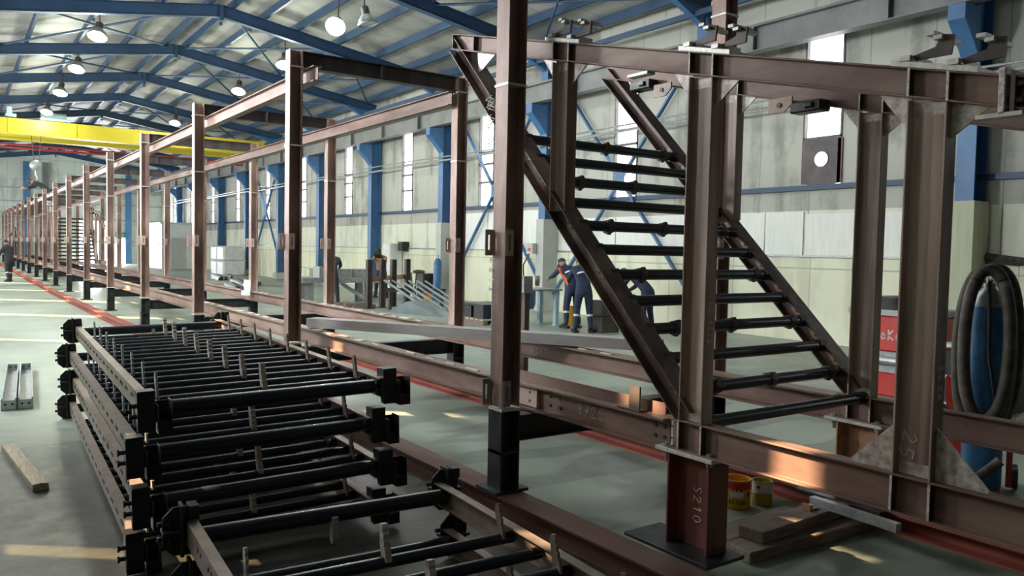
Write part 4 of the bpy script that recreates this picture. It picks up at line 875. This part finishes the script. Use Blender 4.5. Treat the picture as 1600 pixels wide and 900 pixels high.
# white bundles
for k, (y, z) in enumerate(((45.0, 0), (46.3, 0), (45.0, .82), (46.3, .82))):
    b = MB(); b.box((12.0, y-.62, z+.001), (13.2, y+.62, z+.81)); t = tag(b.build('wrapped_bundle', 'wrap', bevel=.08), ['white wrapped bundle, lower near one of the stack at the far right wall', 'white wrapped bundle, lower far one of the stack at the far right wall', 'white wrapped bundle, upper near one of the stack at the far right wall', 'white wrapped bundle, upper far one of the stack at the far right wall'][k], 'bundle', 'white wrapped bundles')
t = thing('site_office', 'white site office cabin in the far right corner of the hall', 'cabin', (12.8, 58, 0))
b = MB(); b.box((11.3, 56.5, 0), (13.95, 62, 3.0)); b.build('cabin_walls', 'white', t); b = MB(); b.box((11.2, 56.4, 3.0), (13.98, 62.1, 3.12)); b.build('roof', 'sheetgrey', t)
b = MB(); b.box((11.27, 57.4, .9), (11.3, 58.6, 2.0)); b.build('window', 'blackp', t); b = MB(); b.box((11.9, 56.47, 0), (12.8, 56.5, 2.1)); b.build('door', 'sheetgrey', t)
b = MB(); b.box((10.6, 69.9, 0), (11.25, 69.97, 2.0)); d_ = struct(b, 'door_2', 'pane')
t = thing('exit_sign', 'small green exit sign above the far white door', 'sign', (10.9, 69.95, 2.3))
b = MB(); b.box((10.55, 69.9, 2.15), (11.3, 69.96, 2.5)); b.build('board', 'greensign' if 'greensign' in M else 'olive', t)
b = MB(); b.box((10.62, 69.88, 2.25), (10.75, 69.9, 2.4)); b.bar((10.85, 69.89, 2.32), (11.1, 69.89, 2.32), .03, .03); b.prism([(11.1, 69.88, 2.26), (11.2, 69.88, 2.32), (11.1, 69.88, 2.38)], (0, .02, 0)); b.build('pictogram', 'white', t)
# dark stock lying on the floor in the middle distance
i = 0
for (x, y, n_, lb) in ((8.4, 29.5, 4, 'bundle nearest the right columns'), (9.6, 33, 5, 'bundle in front of the white wrapped stack'), (10.2, 38.5, 4, 'bundle left of the white wrapped stack')):
    for k in range(n_):
        b = MB(); b.ibeam((x+.22*k, y, .1), (x+.3*k+.5, y+3.2, .1), .2, .16, (0, 0, 1)); tag(b.build('stock_beam', 'scale' if k % 2 else 'galv'), '%s dark steel beam on the floor, %s' % (ORD[k], lb), 'beam', 'stock beams on the floor'); i += 1
b = MB(); b.box((13.3, 35, 0), (13.9, 37, .7)); tag(b.build('stone_plinth', 'wallcream'), 'cream plinth at the foot of the right wall with a dark round opening', 'plinth')
# second stair truss deeper inside the gantry
far = copy_tree(tr); far.location = (3.15, 2.9+33.5, .17); far['label'] = 'distant dark stair truss deep inside the gantry, far left'
fp = bpy.data.objects

# ================================================================== PEOPLE
def person(label, loc, yaw, J, dress, cap='hair', extra=None):
    """J: joints in a local frame (x right, y forward, z up, metres) for a figure about 1.75 m tall"""
    R = Matrix.Rotation(yaw, 4, 'Z'); L = V(loc)
    bones = [('pel', 'wai', 1), ('wai', 'che', 1), ('che', 'nec', 1), ('nec', 'hea', 0)]
    for s in 'lr': bones += [('che', 'sh'+s, 1), ('sh'+s, 'el'+s, 1), ('el'+s, 'wr'+s, 1), ('pel', 'hi'+s, 2), ('hi'+s, 'kn'+s, 2), ('kn'+s, 'an'+s, 2), ('an'+s, 'to'+s, 3)]
    rad = dict(pel=.15, wai=.135, che=.15, nec=.062, hea=.05, sh=.075, el=.052, wr=.036, hi=.115, kn=.076, an=.055, to=.04)
    names = list(J); idx = {n: i for i, n in enumerate(names)}
    me = bpy.data.meshes.new('tmp'); me.from_pydata([J[n] for n in names], [(idx[a], idx[b]) for a, b, _ in bones], [])
    ob = bpy.data.objects.new('tmp', me); COL.objects.link(ob)
    sk = ob.modifiers.new('s', 'SKIN'); ss = ob.modifiers.new('u', 'SUBSURF'); ss.levels = 2
    for n in names:
        d = me.skin_vertices[0].data[idx[n]]; r = rad[n if n in rad else n[:2]]; d.radius = (r, r*.85) if n in ('che', 'wai', 'pel') else (r, r); d.use_root = n == 'pel'
    dg = bpy.context.evaluated_depsgraph_get(); ev = ob.evaluated_get(dg); m2 = bpy.data.meshes.new_from_object(ev)
    b = MB(); vs = [v.co.copy() for v in m2.vertices]; b.add(vs, [tuple(p.vertices) for p in m2.polygons], True)
    bpy.data.objects.remove(ob)
    def dist(p, a, c):
        a, c = V(a), V(c); e = c-a; t_ = max(0, min(1, (p-a).dot(e)/max(e.length_squared, 1e-9))); return (p-a-e*t_).length
    for i, f in enumerate(b.f):
        c = sum((b.v[k] for k in f), V())/len(f); b.mi[i] = min(bones, key=lambda q: dist(c, J[q[0]], J[q[1]])-(rad.get(q[0], rad.get(q[0][:2], .05))*.6))[2]
    # head with face
    hd = V(J['hea']); up = (hd-V(J['nec'])).normalized(); fwd = V(J.get('look', (0, 1, 0))).normalized() if False else V((0, 1, 0)); fwd = (fwd-up*fwd.dot(up)).normalized() if abs(fwd.dot(up)) < .98 else V((0, 0, -1)); rtv = fwd.cross(up)
    hc = hd+up*.09
    H = MB(); H.sphere((0, 0, 0), .1, 14, (.78, .95, 1.18)); H.sphere((0, .098, -.01), .018, 8, (.8, 1.2, 1.5)); H.sphere((.078, 0, -.005), .026, 8, (.4, .8, 1.2)); H.sphere((-.078, 0, -.005), .026, 8, (.4, .8, 1.2)); H.sphere((0, .085, -.062), .022, 8, (1.2, .5, .3)); H.sphere((.033, .085, .02), .012, 6); H.sphere((-.033, .085, .02), .012, 6)
    b.add([hc+rtv*v.x+fwd*v.y+up*v.z for v in H.v], H.f, True, 0)
    # hands: palm, four fingers, thumb
    for s in 'lr':
        w0 = V(J['wr'+s]); d = (w0-V(J['el'+s])).normalized(); sd = d.orthogonal().normalized(); nn = d.cross(sd)
        P = MB(); P.tube([w0-d*.01, w0+d*.03, w0+d*.085], [.03, .036, .034], 10)
        for k, ln in enumerate((.065, .078, .072, .055)):
            o_ = w0+d*.08+sd*(-.027+.018*k); P.tube([o_, o_+d*ln*.45+nn*.006, o_+d*ln*.8+nn*.026, o_+d*ln*.9+nn*.045], [.0095, .009, .008, .006], 6)
        o_ = w0+d*.03-sd*.03; P.tube([o_, o_+d*.03-sd*.025, o_+d*.06-sd*.03+nn*.015], [.011, .01, .007], 6)
        b.add(P.v, P.f, True, 0)
    # boots: sole
    for s in 'lr':
        a, c = V(J['an'+s]), V(J['to'+s]); e = V((c.x-a.x, c.y-a.y, 0)).normalized(); q = a-e*.07; sdv = V((-e.y, e.x, 0))*.045
        z0 = min(a.z, c.z)-.06; b.prism([V((p.x, p.y, z0)) for p in (q+sdv, q-sdv, c-sdv+e*.05, c+sdv+e*.05)], (0, 0, .06), 3)
    b.v = [L+(R @ v) for v in b.v]
    t = thing('person', label, 'person', loc)
    b.build('body', dress, t)
    def loc_(p): return L+(R @ V(p))
    h = MB()
    hv = MB(); hv.sphere((0, -.012, .022), .106, 14, (.84, 1.0, 1.1))
    if cap == 'cap': hv.box((-.06, .06, .06), (.06, .19, .075))
    if cap == 'shield': hv.prism([(-.12, .06, .12), (-.12, .14, .06), (-.12, .15, -.12), (-.12, .12, -.14), (-.12, .1, -.02)], (.24, 0, 0))
    sel = [i for i, f in enumerate(hv.f) if not (sum(hv.v[k].z for k in f)/len(f) < .012 and sum(hv.v[k].y for k in f)/len(f) > -.05 and i < 98) and sum(hv.v[k].z for k in f)/len(f) > -.06 or i >= 98]
    h.add([loc_(hc+rtv*v.x+fwd*v.y+up*v.z) for v in hv.v], [hv.f[i] for i in sel], False)
    h.build('cap' if cap != 'hair' else 'hair', 'navy' if cap == 'cap' else 'hair', t)
    if extra: extra(t, loc_, J)
    return t
def stand(bend=0., arm=.5, spread=.1, step=0.):
    """standing figure bent forward at the hips by `bend` radians; arms reach by `arm` radians in front of the trunk"""
    hz = .92; c, s = math.cos(bend), math.sin(bend)
    def tr_(x, y, z): return (x, y*c+(z)*s, hz+z*c-y*s)
    J = {'pel': (0, 0, hz), 'wai': tr_(0, 0, .2), 'che': tr_(0, .01, .42), 'nec': tr_(0, .02, .56), 'hea': tr_(0, .06, .63)}
    for q, sg in (('l', -1), ('r', 1)):
        J['sh'+q] = tr_(sg*.19, 0, .47); a = arm
        sx, sy, sz = J['sh'+q]
        e = (sx+sg*.06, sy+.27*math.sin(a), sz-.27*math.cos(a)); J['el'+q] = e
        a2 = a+.5; J['wr'+q] = (e[0]-sg*.05, e[1]+.25*math.sin(a2), e[2]-.25*math.cos(a2))
        st = step*sg
        J['hi'+q] = (sg*.095, 0, hz-.06); J['kn'+q] = (sg*(.1+spread*.5), .05+st*.5, .5); J['an'+q] = (sg*(.1+spread), -.02+st, .1); J['to'+q] = (sg*(.12+spread), .13+st, .06)
    return J
def bands(chest=True, orange=False):
    def f(t, L, J):
        b = MB()
        def ring(p, q, k, r, hh):
            p, q = V(p), V(q); c = p.lerp(q, k); d = (q-p).normalized(); pts = []
            b.lathe(L(c), [(r, -hh), (r+.004, 0), (r, hh)], 18, axis=(L(c+d)-L(c)))
        for s in 'lr': ring(J['kn'+s], J['an'+s], .35, .068, .022)
        if chest: ring(J['wai'], J['che'], .55, .165, .018)
        b.build('reflective_band', 'reflect', t)
        if orange:
            b = MB()
            for sg in (-1,):
                pts = [V(J['shl'])+V((-.04, -.02, .05)), V(J['che']).lerp(V(J['wai']), .4)+V((-.16, -.0, .0)), V(J['wai'])+V((-.15, -.03, .02)), V(J['pel'])+V((-.14, -.04, .05))]
                b.tube([L(p) for p in pts], .035, 8)
            b.build('orange_panel', 'orange', t)
    return f
DR = ['skin', 'navy', 'navy', 'boot']
person('bending worker in navy workwear with orange side panel and reflective bands, seen from behind', (11.25, 13.6, 0), -.15, stand(.62, .9, .06), DR, 'cap', bands(True, True))
person('worker in navy workwear standing bent with back to us, partly behind the stair stringer', (10.85, 12.75, 0), -.5, stand(.55, .7, .06), DR, 'cap', bands(True, False))
person('worker in navy seen only in part behind the black rungs', (12.35, 12.35, 0), .2, stand(.95, .5, .05), DR, 'cap', None)
person('welder in brown leather apron and dark headgear behind the short steel posts', (11.9, 24.6, 0), 2.4, stand(.35, 1.0, .1), ['skin', 'leather', 'dkcloth', 'boot'], 'shield', None)
person('worker in dark clothes leaning over the grey welding bench', (8.95, 21.75, 0), -.4, stand(.5, .8, .08), ['skin', 'dkcloth', 'dkcloth', 'boot'], 'hair', None)
person('man in dark clothes walking along the left edge of the hall', (1.87, 38.6, 0), .5, stand(.2, .4, .08, .22), ['skin', 'dkcloth', 'dkcloth', 'boot'], 'hair', bands(False))
person('man in dark clothes bending over on top of the far gantry below the crane hook', (3.3, 39.0, 2.95), 1.2, stand(.95, .9, -.05, .05), ['skin', 'dkcloth', 'dkcloth', 'boot'], 'hair', None)
person('man in dark clothes standing on the left long beam at the gantry end', (3.2, 58.2, .795), .3, stand(.15, .8, -.06), ['skin', 'dkcloth', 'dkcloth', 'boot'], 'cap', None)
